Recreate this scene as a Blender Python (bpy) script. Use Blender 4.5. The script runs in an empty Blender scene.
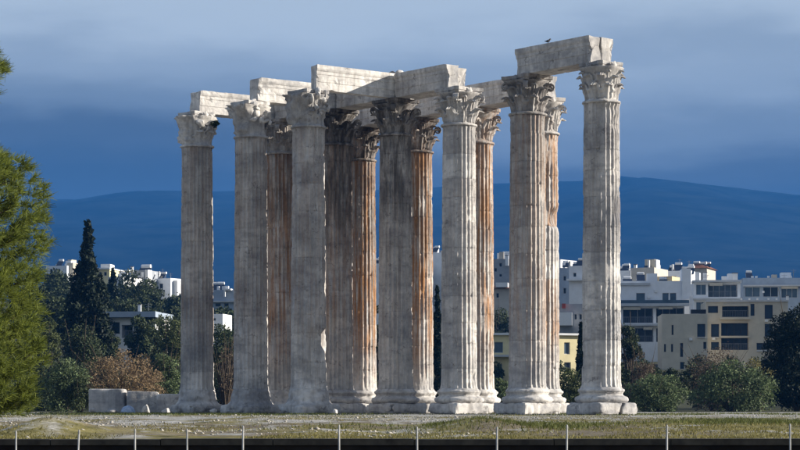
import bpy, math, random
import numpy as np
from mathutils import Vector, Matrix

# ------------------------------------------------------------------ camera, sky, sun
SC = bpy.context.scene
COL = SC.collection
F = 2183.0            # focal length in photo pixels (800 px wide)
YH = 406.0            # horizon row in the photo
CZ = 0.40             # camera height above the temple floor
cam_d = bpy.data.cameras.new("camera")
cam = bpy.data.objects.new("camera", cam_d)
COL.objects.link(cam)
cam.location = (0, 0, CZ)
cam.rotation_euler = (math.radians(90), 0, 0)
cam_d.sensor_width = 36.0
cam_d.lens = 36.0 * F / 800.0
cam_d.shift_y = (YH - 225.0) / 800.0
cam_d.clip_start = 0.5
cam_d.clip_end = 20000
SC.camera = cam

SUN_EL = math.radians(18.5)
SUN_AZ = math.radians(1.5)          # direction towards the sun: +X, slightly behind the temple
sun_dir = Vector((math.cos(SUN_AZ) * math.cos(SUN_EL), math.sin(SUN_AZ) * math.cos(SUN_EL), math.sin(SUN_EL)))
sun_d = bpy.data.lights.new("sun", 'SUN')
sun_d.energy = 5.0
sun_d.angle = math.radians(0.5)
sun_d.color = (1.0, 0.93, 0.82)
sun = bpy.data.objects.new("sun", sun_d)
COL.objects.link(sun)
sun.rotation_euler = sun_dir.to_track_quat('Z', 'Y').to_euler()
sun.location = (60, 40, 60)

W = bpy.data.worlds.new("World")
SC.world = W
W.use_nodes = True
nt = W.node_tree
nt.nodes.clear()
def wn(t, **k):
    n = nt.nodes.new(t)
    for a, b in k.items():
        setattr(n, a, b)
    return n
sky = wn('ShaderNodeTexSky', sky_type='NISHITA', sun_disc=False)
sky.sun_elevation = SUN_EL
sky.sun_rotation = math.radians(90) - SUN_AZ
sky.air_density = 1.0
sky.dust_density = 1.0
bg1 = wn('ShaderNodeBackground')
bg1.inputs['Strength'].default_value = 0.07
nt.links.new(sky.outputs[0], bg1.inputs[0])
tc = wn('ShaderNodeTexCoord')
mp = wn('ShaderNodeMapping')
mp.inputs['Scale'].default_value = (4.0, 4.0, 16.0)
nt.links.new(tc.outputs['Generated'], mp.inputs[0])
cn = wn('ShaderNodeTexNoise')
cn.inputs['Scale'].default_value = 1.1
cn.inputs['Detail'].default_value = 6.0
cn.inputs['Roughness'].default_value = 0.52
nt.links.new(mp.outputs[0], cn.inputs['Vector'])
sx = wn('ShaderNodeSeparateXYZ')
nt.links.new(tc.outputs['Generated'], sx.inputs[0])
ma = wn('ShaderNodeMath', operation='MULTIPLY_ADD')
nt.links.new(cn.outputs[0], ma.inputs[0])
ma.inputs[1].default_value = 0.092
nt.links.new(sx.outputs['Z'], ma.inputs[2])
sb = wn('ShaderNodeMath', operation='SUBTRACT')
nt.links.new(ma.outputs[0], sb.inputs[0])
sb.inputs[1].default_value = 0.046
cr = wn('ShaderNodeValToRGB')
cr.color_ramp.interpolation = 'EASE'
els = cr.color_ramp.elements
stops = [(0.0, (0.008, 0.009, 0.010)), (0.096, (0.011, 0.013, 0.014)), (0.117, (0.031, 0.037, 0.042)),
         (0.139, (0.096, 0.120, 0.142)), (0.161, (0.168, 0.204, 0.236)), (0.183, (0.262, 0.306, 0.340)),
         (0.30, (0.215, 0.252, 0.305)), (1.0, (0.115, 0.155, 0.225))]
while len(els) < len(stops):
    els.new(0.5)
for e, (p, c) in zip(els, stops):
    e.position = p
    e.color = (*c, 1)
nt.links.new(sb.outputs[0], cr.inputs[0])
bg2 = wn('ShaderNodeBackground')
bg2.inputs['Strength'].default_value = 1.0
nt.links.new(cr.outputs[0], bg2.inputs[0])
mixs = wn('ShaderNodeMixShader')
mixs.inputs[0].default_value = 0.95
nt.links.new(bg1.outputs[0], mixs.inputs[1])
nt.links.new(bg2.outputs[0], mixs.inputs[2])
wo = wn('ShaderNodeOutputWorld')
nt.links.new(mixs.outputs[0], wo.inputs[0])

SC.view_settings.view_transform = 'Standard'
SC.view_settings.look = 'None'
SC.view_settings.gamma = 1.0
SC.view_settings.exposure = 0.92
SC.view_settings.use_curve_mapping = False
SC.render.engine = 'CYCLES'
SC.cycles.use_denoising = True
SC.cycles.max_bounces = 6
SC.cycles.diffuse_bounces = 3
SC.cycles.volume_bounces = 1
SC.cycles.transparent_max_bounces = 8

# ------------------------------------------------------------------ helpers
def P(px, py, D):
    return Vector(((px - 400.0) * D / F, D, CZ + (YH - py) * D / F))

def hash3(ix, iy, iz, seed):
    h = (ix * 374761393 + iy * 668265263 + iz * 2147483647 + seed * 1274126177) & 0xFFFFFFFF
    h = ((h ^ (h >> 13)) * 1274126177) & 0xFFFFFFFF
    h = ((h ^ (h >> 16)) * 2246822519) & 0xFFFFFFFF
    return ((h ^ (h >> 15)) & 0xFFFFFF) / float(0xFFFFFF)

def vnoise(p, seed=0):
    p = np.asarray(p, float)
    i = np.floor(p).astype(np.int64)
    f = p - i
    f = f * f * (3 - 2 * f)
    r = 0
    for dx in (0, 1):
        wx = f[:, 0] if dx else 1 - f[:, 0]
        for dy in (0, 1):
            wy = f[:, 1] if dy else 1 - f[:, 1]
            for dz in (0, 1):
                wz = f[:, 2] if dz else 1 - f[:, 2]
                r = r + wx * wy * wz * hash3(i[:, 0] + dx, i[:, 1] + dy, i[:, 2] + dz, seed)
    return r

def fbm(p, seed=0, oct=4, gain=0.5):
    p = np.asarray(p, float)
    s, a, t = 0, 1.0, 0
    for k in range(oct):
        s = s + a * vnoise(p * (2.03 ** k) + 17.3 * k, seed + k)
        t += a
        a *= gain
    return s / t

def sstep(a, b, x):
    t = np.clip((x - a) / (b - a), 0, 1)
    return t * t * (3 - 2 * t)

def mesh(name, v, f, smooth=False):
    me = bpy.data.meshes.new(name)
    if isinstance(f, np.ndarray):
        v = np.asarray(v, np.float32)
        n, k = f.shape
        me.vertices.add(len(v))
        me.vertices.foreach_set('co', v.ravel())
        me.loops.add(n * k)
        me.loops.foreach_set('vertex_index', f.astype(np.int32).ravel())
        me.polygons.add(n)
        me.polygons.foreach_set('loop_start', np.arange(0, n * k, k, dtype=np.int32))
        me.polygons.foreach_set('loop_total', np.full(n, k, dtype=np.int32))
        me.update(calc_edges=True)
        me.validate()
    else:
        me.from_pydata([tuple(q) for q in v], [], [tuple(q) for q in f])
        me.update()
    if smooth:
        me.polygons.foreach_set('use_smooth', np.ones(len(me.polygons), dtype=bool))
    return me

def obj(name, me, mat=None, parent=None, loc=None, rotz=None, color=None):
    o = bpy.data.objects.new(name, me)
    COL.objects.link(o)
    if mat is not None and me is not None and len(me.materials) == 0:
        me.materials.append(mat)
    if parent is not None:
        o.parent = parent
    if loc is not None:
        o.location = loc
    if rotz is not None:
        o.rotation_euler = (0, 0, rotz)
    if color is not None:
        o.color = (*color, 1.0)
    return o

def tag(o, label, cat, group=None):
    o['label'] = label
    o['category'] = cat
    if 'kind' not in o:
        o['kind'] = 'thing'
    if group:
        o['group'] = group
    return o

def thing(name, label, cat, loc=(0, 0, 0), rotz=0.0, group=None):
    o = bpy.data.objects.new(name, None)
    COL.objects.link(o)
    o.empty_display_size = 0.3
    o.location = loc
    o.rotation_euler = (0, 0, rotz)
    return tag(o, label, cat, group)

class MB:
    """collects simple shapes into one mesh"""
    def __init__(s):
        s.v, s.f = [], []
    def box(s, x0, x1, y0, y1, z0, z1):
        b = len(s.v)
        s.v += [(x0, y0, z0), (x1, y0, z0), (x1, y1, z0), (x0, y1, z0), (x0, y0, z1), (x1, y0, z1), (x1, y1, z1), (x0, y1, z1)]
        s.f += [(b, b + 3, b + 2, b + 1), (b + 4, b + 5, b + 6, b + 7), (b, b + 1, b + 5, b + 4), (b + 1, b + 2, b + 6, b + 5), (b + 2, b + 3, b + 7, b + 6), (b + 3, b, b + 4, b + 7)]
        return s
    def tube(s, pts, rad, n=6, cap=True):
        b = len(s.v)
        pts = [Vector(p) for p in pts]
        for i, p in enumerate(pts):
            d = (pts[min(i + 1, len(pts) - 1)] - pts[max(i - 1, 0)])
            d = d.normalized() if d.length > 1e-9 else Vector((0, 0, 1))
            u = d.cross(Vector((0, 0, 1)) if abs(d.z) < .9 else Vector((1, 0, 0))).normalized()
            w = d.cross(u)
            for k in range(n):
                a = 2 * math.pi * k / n
                s.v.append(tuple(p + (u * math.cos(a) + w * math.sin(a)) * rad[i]))
        for i in range(len(pts) - 1):
            for k in range(n):
                k2 = (k + 1) % n
                s.f.append((b + i * n + k, b + i * n + k2, b + (i + 1) * n + k2, b + (i + 1) * n + k))
        if cap:
            s.f.append(tuple(b + k for k in range(n))[::-1])
            s.f.append(tuple(b + (len(pts) - 1) * n + k for k in range(n)))
        return s
    def lathe(s, prof, n=16, cx=0, cy=0):
        b = len(s.v)
        for r, z in prof:
            for k in range(n):
                a = 2 * math.pi * k / n
                s.v.append((cx + r * math.cos(a), cy + r * math.sin(a), z))
        for i in range(len(prof) - 1):
            for k in range(n):
                k2 = (k + 1) % n
                s.f.append((b + i * n + k, b + i * n + k2, b + (i + 1) * n + k2, b + (i + 1) * n + k))
        s.f.append(tuple(b + k for k in range(n))[::-1])
        s.f.append(tuple(b + (len(prof) - 1) * n + k for k in range(n)))
        return s
    def build(s, name, mat, parent=None, loc=None, rotz=None, color=None, smooth=False):
        return obj(name, mesh(name, s.v, s.f, smooth), mat, parent, loc, rotz, color)

# ------------------------------------------------------------------ materials
def newmat(name):
    m = bpy.data.materials.new(name)
    m.use_nodes = True
    t = m.node_tree
    bs = t.nodes['Principled BSDF']
    return m, t, bs

def nodes(t):
    def N(kind, **k):
        n = t.nodes.new(kind)
        for a, b in k.items():
            setattr(n, a, b)
        return n
    def L(a, b):
        t.links.new(a, b)
    return N, L

def ramp(N, L, src, p0, p1, c0=(0, 0, 0), c1=(1, 1, 1)):
    r = N('ShaderNodeValToRGB')
    r.color_ramp.elements[0].position = p0
    r.color_ramp.elements[1].position = p1
    r.color_ramp.elements[0].color = (*c0, 1)
    r.color_ramp.elements[1].color = (*c1, 1)
    L(src, r.inputs[0])
    return r.outputs[0]

def noise(N, L, vec, scale, detail=4, rough=.55, mapscale=None):
    if mapscale:
        m = N('ShaderNodeMapping')
        m.inputs['Scale'].default_value = mapscale
        L(vec, m.inputs[0])
        vec = m.outputs[0]
    n = N('ShaderNodeTexNoise')
    n.inputs['Scale'].default_value = scale
    n.inputs['Detail'].default_value = detail
    n.inputs['Roughness'].default_value = rough
    L(vec, n.inputs['Vector'])
    return n.outputs[0]

def mixc(N, L, fac, a, b, blend='MIX'):
    m = N('ShaderNodeMix', data_type='RGBA', blend_type=blend)
    for src, i in ((fac, 0), (a, 6), (b, 7)):
        if hasattr(src, 'is_output'):
            L(src, m.inputs[i])
        elif i == 0:
            m.inputs[0].default_value = src
        else:
            m.inputs[i].default_value = (*src, 1)
    return m.outputs[2]

def mathn(N, L, op, a, b):
    m = N('ShaderNodeMath', operation=op)
    for i, s in enumerate((a, b)):
        if hasattr(s, 'is_output'):
            L(s, m.inputs[i])
        else:
            m.inputs[i].default_value = s
    return m.outputs[0]

def marble_mat():
    m, t, bs = newmat('weathered_marble')
    N, L = nodes(t)
    g = N('ShaderNodeNewGeometry')
    pos = g.outputs['Position']
    oi = N('ShaderNodeObjectInfo')
    sp = N('ShaderNodeSeparateColor')
    L(oi.outputs['Color'], sp.inputs[0])
    n1 = noise(N, L, pos, 0.55, 6, .6)
    n2 = noise(N, L, pos, 1.0, 5, .6, (3.2, 3.2, 0.28))
    n3 = noise(N, L, pos, 5.0, 6, .65)
    n4 = noise(N, L, pos, 1.0, 4, .6, (1.1, 1.1, 2.6))
    f = mathn(N, L, 'MULTIPLY_ADD', n1, 1.7)
    t.nodes[-1].inputs[2].default_value = -0.85
    f2 = mathn(N, L, 'MULTIPLY_ADD', n3, 0.6)
    L(f, t.nodes[-1].inputs[2])
    f3 = mathn(N, L, 'ADD', f2, sp.outputs[2])
    f4 = mathn(N, L, 'SUBTRACT', f3, 0.3)
    base = ramp(N, L, f4, 0.10, 0.95, (0.22, 0.22, 0.23), (0.82, 0.775, 0.715))
    # grey streaks running down
    st = ramp(N, L, n2, 0.46, 0.66)
    stf = mathn(N, L, 'MULTIPLY', st, 0.45)
    base = mixc(N, L, stf, base, (0.20, 0.18, 0.16))
    # blotches
    bl = ramp(N, L, n4, 0.50, 0.66)
    blf = mathn(N, L, 'MULTIPLY', bl, 0.50)
    base = mixc(N, L, blf, base, (0.24, 0.235, 0.245))
    n6 = noise(N, L, pos, 2.2, 8, .72)
    spk = mathn(N, L, 'MULTIPLY', ramp(N, L, n6, 0.56, 0.68), 0.32)
    base = mixc(N, L, spk, base, (0.15, 0.14, 0.135))
    # rust coloured stain
    sz = N('ShaderNodeSeparateXYZ')
    L(pos, sz.inputs[0])
    zn = mathn(N, L, 'MULTIPLY_ADD', n1, 7.0)
    L(sz.outputs[2], t.nodes[-1].inputs[2])
    def zramp(a, b_):
        mr = N('ShaderNodeMapRange', interpolation_type='SMOOTHSTEP')
        mr.inputs[1].default_value = a
        mr.inputs[2].default_value = b_
        L(zn, mr.inputs[0])
        return mr.outputs[0]
    os_ = mathn(N, L, 'MULTIPLY', ramp(N, L, noise(N, L, pos, 1.0, 5, .65, (5.5, 5.5, 0.30)), 0.40, 0.58), zramp(4.6, 9.2))
    oc = mixc(N, L, n3, (0.20, 0.088, 0.036), (0.54, 0.29, 0.13))
    of = mathn(N, L, 'MULTIPLY', os_, sp.outputs[0])
    base = mixc(N, L, of, base, oc)
    # soot
    n5 = noise(N, L, pos, 1.0, 6, .65, (2.4, 2.4, 0.45))
    ss = mathn(N, L, 'MULTIPLY', ramp(N, L, n5, 0.32, 0.56), zramp(9.0, 17.0))
    sf = mathn(N, L, 'MULTIPLY', ss, sp.outputs[1])
    base = mixc(N, L, sf, base, (0.045, 0.038, 0.032))
    # hairline cracks and chipped seams
    dn = N('ShaderNodeTexNoise')
    dn.inputs['Scale'].default_value = 2.2
    dn.inputs['Detail'].default_value = 4
    L(pos, dn.inputs['Vector'])
    va = N('ShaderNodeVectorMath', operation='MULTIPLY_ADD')
    L(dn.outputs['Color'], va.inputs[0])
    va.inputs[1].default_value = (.9, .9, .9)
    vm = N('ShaderNodeVectorMath', operation='MULTIPLY')
    L(pos, vm.inputs[0])
    vm.inputs[1].default_value = (.75, .75, 1.1)
    L(vm.outputs[0], va.inputs[2])
    vo = N('ShaderNodeTexVoronoi', feature='DISTANCE_TO_EDGE')
    vo.inputs['Scale'].default_value = 1.0
    L(va.outputs[0], vo.inputs['Vector'])
    ck = ramp(N, L, vo.outputs['Distance'], .008, .03, (1, 1, 1), (0, 0, 0))
    ckm = mathn(N, L, 'MULTIPLY', ck, ramp(N, L, dn.outputs[0], .50, .60))
    base = mixc(N, L, mathn(N, L, 'MULTIPLY', ckm, .5), base, (0.07, 0.06, 0.055))
    L(base, bs.inputs['Base Color'])
    bs.inputs['Roughness'].default_value = 0.88
    bs.inputs['Specular IOR Level'].default_value = 0.2
    bp = N('ShaderNodeBump')
    bp.inputs['Strength'].default_value = 0.8
    bp.inputs['Distance'].default_value = 0.03
    L(n3, bp.inputs['Height'])
    L(bp.outputs[0], bs.inputs['Normal'])
    return m

def simple_mat(name, c0, c1, scale=2.0, rough=.85, mapscale=None, spec=.2, bump=0.0, p=(.35, .65)):
    m, t, bs = newmat(name)
    N, L = nodes(t)
    g = N('ShaderNodeNewGeometry')
    n = noise(N, L, g.outputs['Position'], scale, 5, .6, mapscale)
    L(ramp(N, L, n, p[0], p[1], c0, c1), bs.inputs['Base Color'])
    bs.inputs['Roughness'].default_value = rough
    bs.inputs['Specular IOR Level'].default_value = spec
    if bump:
        bp = N('ShaderNodeBump')
        bp.inputs['Strength'].default_value = bump
        bp.inputs['Distance'].default_value = 0.03
        L(n, bp.inputs['Height'])
        L(bp.outputs[0], bs.inputs['Normal'])
    return m

def leaf_mat(name, c0, c1, scale, trans=.25):
    m, t, bs = newmat(name)
    N, L = nodes(t)
    g = N('ShaderNodeNewGeometry')
    n = noise(N, L, g.outputs['Position'], scale, 3, .6)
    rp = g.outputs['Random Per Island']
    f = mathn(N, L, 'MULTIPLY_ADD', rp, 0.35)
    L(n, t.nodes[-1].inputs[2])
    c = ramp(N, L, f, 0.40, 0.90, c0, c1)
    L(c, bs.inputs['Base Color'])
    bs.inputs['Roughness'].default_value = 0.65
    bs.inputs['Specular IOR Level'].default_value = 0.2
    tr = N('ShaderNodeBsdfTranslucent')
    L(c, tr.inputs[0])
    mx = N('ShaderNodeMixShader')
    mx.inputs[0].default_value = trans
    L(bs.outputs[0], mx.inputs[1])
    L(tr.outputs[0], mx.inputs[2])
    L(mx.outputs[0], t.nodes['Material Output'].inputs['Surface'])
    return m

def glass_mat(name, col):
    m, t, bs = newmat(name)
    N, L = nodes(t)
    g = N('ShaderNodeNewGeometry')
    n = noise(N, L, g.outputs['Position'], .6, 2)
    L(ramp(N, L, n, .3, .7, tuple(.6 * c for c in col), col), bs.inputs['Base Color'])
    bs.inputs['Roughness'].default_value = 0.12
    bs.inputs['Specular IOR Level'].default_value = 0.6
    return m

def ground_mat():
    m, t, bs = newmat('ground_earth')
    N, L = nodes(t)
    g = N('ShaderNodeNewGeometry')
    pos = g.outputs['Position']
    a = noise(N, L, pos, 1.0, 6, .6, (0.22, 0.09, 0.2))
    b = noise(N, L, pos, 1.0, 6, .65, (0.5, 0.22, 0.3))
    c = noise(N, L, pos, 7.0, 6, .7)
    d = noise(N, L, pos, 1.0, 5, .6, (2.2, .8, 1.0))
    e = noise(N, L, pos, 26.0, 3, .6)
    soil = mixc(N, L, ramp(N, L, c, .35, .65), (0.085, 0.066, 0.045), (0.26, 0.215, 0.15))
    grav = mixc(N, L, ramp(N, L, c, .4, .62), (0.22, 0.21, 0.19), (0.50, 0.48, 0.44))
    gras = mixc(N, L, ramp(N, L, d, .35, .65), (0.085, 0.078, 0.026), (0.29, 0.245, 0.09))
    col = mixc(N, L, ramp(N, L, a, .44, .54), soil, gras)
    sg = N('ShaderNodeSeparateXYZ')
    L(pos, sg.inputs[0])
    mr = N('ShaderNodeMapRange')
    mr.inputs[1].default_value = 45.0
    mr.inputs[2].default_value = 75.0
    mr.inputs[4].default_value = .13
    L(sg.outputs[1], mr.inputs[0])
    col = mixc(N, L, ramp(N, L, mathn(N, L, 'ADD', b, mr.outputs[0]), .52, .60), col, grav)
    col = mixc(N, L, mathn(N, L, 'MULTIPLY', ramp(N, L, d, .56, .66), .6), col, (0.06, 0.048, 0.034))
    col = mixc(N, L, mathn(N, L, 'MULTIPLY', ramp(N, L, e, .62, .68), .7), col, (0.50, 0.47, 0.42))
    # dull scrub colour far away
    sy = N('ShaderNodeSeparateXYZ')
    L(pos, sy.inputs[0])
    far = mathn(N, L, 'GREATER_THAN', sy.outputs[1], 152.0)
    scrub = mixc(N, L, b, (0.03, 0.036, 0.015), (0.09, 0.085, 0.05))
    col = mixc(N, L, far, col, scrub)
    L(col, bs.inputs['Base Color'])
    bs.inputs['Roughness'].default_value = .95
    bs.inputs['Specular IOR Level'].default_value = .1
    bp = N('ShaderNodeBump')
    bp.inputs['Strength'].default_value = .6
    bp.inputs['Distance'].default_value = .05
    L(c, bp.inputs['Height'])
    L(bp.outputs[0], bs.inputs['Normal'])
    return m

M = {}
M['marble'] = marble_mat()
M['ground'] = ground_mat()
M['gravel'] = simple_mat('marble_gravel', (0.20, 0.185, 0.16), (0.55, 0.51, 0.45), 3.0)
M['grass'] = leaf_mat('dry_grass', (0.080, 0.074, 0.022), (0.28, 0.245, 0.085), .8, .3)
M['greengrass'] = leaf_mat('green_grass', (0.05, 0.066, 0.016), (0.15, 0.16, 0.045), .8, .3)
M['darkwall'] = simple_mat('dark_wall_stone', (0.008, 0.007, 0.007), (0.022, 0.019, 0.018), 2.5, .9, bump=.3)  # one very dark brown over the whole wall face
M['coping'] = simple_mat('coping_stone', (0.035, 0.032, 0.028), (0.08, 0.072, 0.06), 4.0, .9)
M['postmetal'] = simple_mat('galvanised_metal', (0.26, 0.26, 0.25), (0.42, 0.41, 0.39), 9.0, .5, spec=.4)
M['bark'] = simple_mat('tree_bark', (0.04, 0.03, 0.022), (0.11, 0.085, 0.06), 6.0, .95, (1, 1, .3))
M['pine'] = leaf_mat('pine_needles', (0.024, 0.044, 0.010), (0.26, 0.30, 0.055), 3.2, .4)
M['darkleaf'] = leaf_mat('dark_foliage', (0.009, 0.016, 0.006), (0.075, 0.095, 0.040), .45, .15)
M['midleaf'] = leaf_mat('green_foliage', (0.012, 0.020, 0.006), (0.12, 0.14, 0.05), .6, .2)
M['olive'] = leaf_mat('olive_foliage', (0.014, 0.021, 0.009), (0.19, 0.245, 0.11), 1.1, .2)
M['cypress'] = leaf_mat('cypress_foliage', (0.005, 0.010, 0.006), (0.022, 0.034, 0.018), .8, .1)
M['autumn'] = leaf_mat('autumn_foliage', (0.10, 0.066, 0.036), (0.38, 0.27, 0.15), 1.2, .3)
M['drybrush'] = leaf_mat('dry_brush', (0.06, 0.045, 0.03), (0.17, 0.125, 0.085), .9, .3)
M['mountain'] = simple_mat('cloud_shaded_scrub', (0.004, 0.007, 0.008), (0.016, 0.022, 0.024), .012, .95, spec=0)  # scrub colour darkened to stand in for cloud shadow
def plaster(n, c, var=.85):
    return simple_mat(n, tuple(var * q for q in c), c, .8, .9)
M['white'] = plaster('white_plaster', (0.78, 0.78, 0.78), .9)
M['bluewhite'] = plaster('cool_white_plaster', (0.78, 0.80, 0.83), .9)
M['beige'] = plaster('beige_plaster', (0.52, 0.48, 0.42))
M['cream'] = plaster('cream_plaster', (0.56, 0.51, 0.41))
M['yellow'] = plaster('yellow_plaster', (0.80, 0.70, 0.42))
M['sunlit_beige'] = plaster('sunlit_beige_plaster', (0.75, 0.58, 0.34))  # beige wall with the warm sunlight put into its colour
M['greywall'] = plaster('grey_plaster', (0.33, 0.35, 0.38))
M['greyblue'] = plaster('blue_grey_plaster', (0.34, 0.40, 0.48))
M['slab'] = plaster('concrete_slab', (0.55, 0.56, 0.57))
M['dark'] = simple_mat('dark_interior', (0.012, 0.012, 0.014), (0.03, 0.03, 0.032), .6, .9)
M['roofdark'] = simple_mat('roof_felt', (0.10, 0.10, 0.11), (0.2, 0.2, 0.21), .6, .9)
M['tile'] = simple_mat('red_roof', (0.16, 0.07, 0.045), (0.30, 0.13, 0.08), 1.5, .9)
M['glass'] = glass_mat('window_glass', (0.03, 0.045, 0.065))
M['blueglass'] = glass_mat('pale_window_glass', (0.10, 0.15, 0.20))
M['frame'] = simple_mat('window_frame', (0.42, 0.42, 0.42), (0.55, 0.55, 0.55), 1, .6)
M['darkframe'] = simple_mat('dark_window_frame', (0.05, 0.045, 0.045), (0.08, 0.07, 0.07), 1, .6)
M['rail'] = simple_mat('balcony_rail', (0.15, 0.16, 0.18), (0.25, 0.26, 0.28), 1, .5)
M['solar'] = glass_mat('solar_panel_glass', (0.02, 0.03, 0.06))
M['red'] = simple_mat('red_fabric', (0.22, 0.05, 0.045), (0.32, 0.07, 0.06), 1, .9)
M['blue'] = simple_mat('sunlit_blue_marble', (0.26, 0.36, 0.52), (0.50, 0.58, 0.70), 5, .6)  # pale blue stands in for a sunlit patch of marble
M['feather'] = simple_mat('dark_feathers', (0.012, 0.012, 0.014), (0.03, 0.03, 0.034), 20, .6)

# ------------------------------------------------------------------ ground
def terr(x, y):
    """height of the ground at world x, y (arrays)"""
    x = np.asarray(x, float)
    y = np.asarray(y, float)
    p = np.stack([x * .16, y * .055, 0 * x], -1)
    p2 = np.stack([x * .6, y * .22, 0 * x + 5], -1)
    near = 0.26 * (fbm(p, 3, 4) - .5) + 0.22 * (fbm(p2, 9, 5, .6) - .5)
    near = near * (1 - sstep(78, 96, y)) + .03 * (fbm(p2, 21, 3) - .5)
    near = near + .26 * np.exp(-(((x + 5.6) / .55) ** 2 + ((y - 34.5) / 2.2) ** 2))
    near = near + .10 * np.exp(-(((x + 4.5) / .9) ** 2 + ((y - 36.5) / 2.2) ** 2))
    near = near + .20 * np.exp(-(((x - 1.7) / .8) ** 2 + ((y - 44) / 2.5) ** 2))
    near = near * sstep(28.2, 31.5, y) - .03
    z = np.where(y < 28.1, -1.2, near)
    hx = 15 + 9 * sstep(30, -30, x) if False else 15 + 9 * (1 - sstep(-40, 30, x))
    far = hx * sstep(195, 500, y) + 30 * sstep(520, 1500, y)
    far = far + 1.2 * (fbm(np.stack([x * .02, y * .02, 0 * x], -1), 33, 3) - .5) * sstep(170, 260, y)
    return z + far

def terr1(x, y):
    return float(terr(np.array([x]), np.array([y]))[0])

def axis(core, lim, g=1.25):
    out = list(core)
    st = core[1] - core[0]
    hi = core[-1]
    while hi < lim[1]:
        st2 = max(st, .28 * 1.0) if False else st
        st *= g
        hi += st
        out.append(min(hi, lim[1]))
    st = core[1] - core[0]
    lo = core[0]
    pre = []
    while lo > lim[0]:
        st *= g
        lo -= st
        pre.append(max(lo, lim[0]))
    return np.array(pre[::-1] + out)

xs = axis(np.arange(-27, 27.01, .22), (-6000, 6000), 1.2)
ys = np.concatenate([[-300, -60, 0, 15, 25, 27.99, 28.15], np.arange(28.4, 60, .28), np.arange(60, 140, .6)])
st, hi = .8, ys[-1]
tail = []
while hi < 6800:
    st = min(st * 1.12, 200)
    hi += st
    tail.append(hi)
ys = np.concatenate([ys, tail])
gx, gy = np.meshgrid(xs, ys)
gz = terr(gx.ravel(), gy.ravel())
nx, ny = len(xs), len(ys)
idx = np.arange(nx * ny).reshape(ny, nx)
fq = np.stack([idx[:-1, :-1], idx[:-1, 1:], idx[1:, 1:], idx[1:, :-1]], -1).reshape(-1, 4)
gr = obj('ground', mesh('ground', np.stack([gx.ravel(), gy.ravel(), gz], -1), fq, True), M['ground'])
gr['kind'] = 'structure'

# mountain range behind the city
mx_ = np.linspace(-5600, 5600, 260)
my_ = np.linspace(1900, 6600, 110)
gx, gy = np.meshgrid(mx_, my_)
X, Y = gx.ravel(), gy.ravel()
u = 400 + F * X / 5000.0                       # photo column of a point on the ridge
rp = np.interp(u, [-2400, -900, 0, 150, 400, 600, 700, 800, 1300, 2600], [240, 216, 209, 205, 198, 190, 194, 204, 214, 235])
rid = (YH - rp) / F * 5000.0
n = fbm(np.stack([X * .0012, Y * .0012, 0 * X], -1), 5, 5)
prof = sstep(1800, 5000, Y) ** .9 * (1 - .55 * sstep(5000, 6700, Y))
Z = rid * prof * (1 - .5 * np.abs(n - .5) * (1 - np.exp(-((Y - 5000) / 700) ** 2))) + 40 * (fbm(np.stack([X * .004, Y * .004, 0 * X], -1), 8, 4) - .5) * prof
Z = Z - 25 * (1 - sstep(1900, 2400, Y))
idx = np.arange(len(X)).reshape(110, 260)
fq = np.stack([idx[:-1, :-1], idx[:-1, 1:], idx[1:, 1:], idx[1:, :-1]], -1).reshape(-1, 4)
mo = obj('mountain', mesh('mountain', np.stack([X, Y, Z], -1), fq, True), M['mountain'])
mo['kind'] = 'structure'

# ------------------------------------------------------------------ retaining wall at the terrace edge
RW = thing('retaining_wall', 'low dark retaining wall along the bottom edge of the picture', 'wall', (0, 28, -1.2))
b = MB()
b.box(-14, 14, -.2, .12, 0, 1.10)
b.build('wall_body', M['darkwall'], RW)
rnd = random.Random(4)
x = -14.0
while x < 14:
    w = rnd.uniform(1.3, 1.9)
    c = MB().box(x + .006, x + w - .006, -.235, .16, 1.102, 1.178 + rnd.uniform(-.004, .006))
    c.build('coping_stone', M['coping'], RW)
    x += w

# thin fence posts
POST = [(16, 431, 'thin pale metal post nearest the left edge, below the pine'),
        (79, 430, 'thin pale metal post, second from the left edge, leaning slightly'),
        (135, 429, 'thin pale metal post below the pale marble blocks left of the columns'),
        (187, 429, 'thin pale metal post straight below the leftmost column'),
        (243, 426, 'thin pale metal post below the second column base from the left'),
        (339, 425, 'thin pale metal post below the dark columns, with wide gaps either side'),
        (417, 427, 'thin pale metal post below the middle of the column group'),
        (497, 427, 'thin grey metal post below the gap left of the third column from right'),
        (567, 425, 'thin pale metal post below the gap between the two right hand bases'),
        (667, 425, 'thin pale metal post right of all the columns, below the olive bushes'),
        (790, 424, 'thin pale metal post nearest the right edge, below the dark tree')]
rnd = random.Random(11)
for px, py, lab in POST:
    D = 26.6 + rnd.uniform(-.25, .25)
    p = P(px, py, D)
    r = thing('fence_post', lab, 'post', (p.x, D, -1.2), 0, 'thin posts along the retaining wall')
    lean = .05 if px == 79 else rnd.uniform(-.012, .012)
    h = p.z + 1.2
    MB().tube([(-lean * 1.0, 0, .02), (-lean * .5, 0, h * .5), (0, 0, h - .02)], [.0115, .0115, .011], 8).build('rod', M['postmetal'], r, smooth=True)
    MB().lathe([(.0125, h - .05), (.013, h - .02), (.009, h), (.003, h + .005)], 8).build('cap', M['postmetal'], r)
    MB().lathe([(.09, 0), (.09, .012), (.03, .03), (.018, .05)], 10, -lean).build('foot_plate', M['postmetal'], r)

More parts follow.
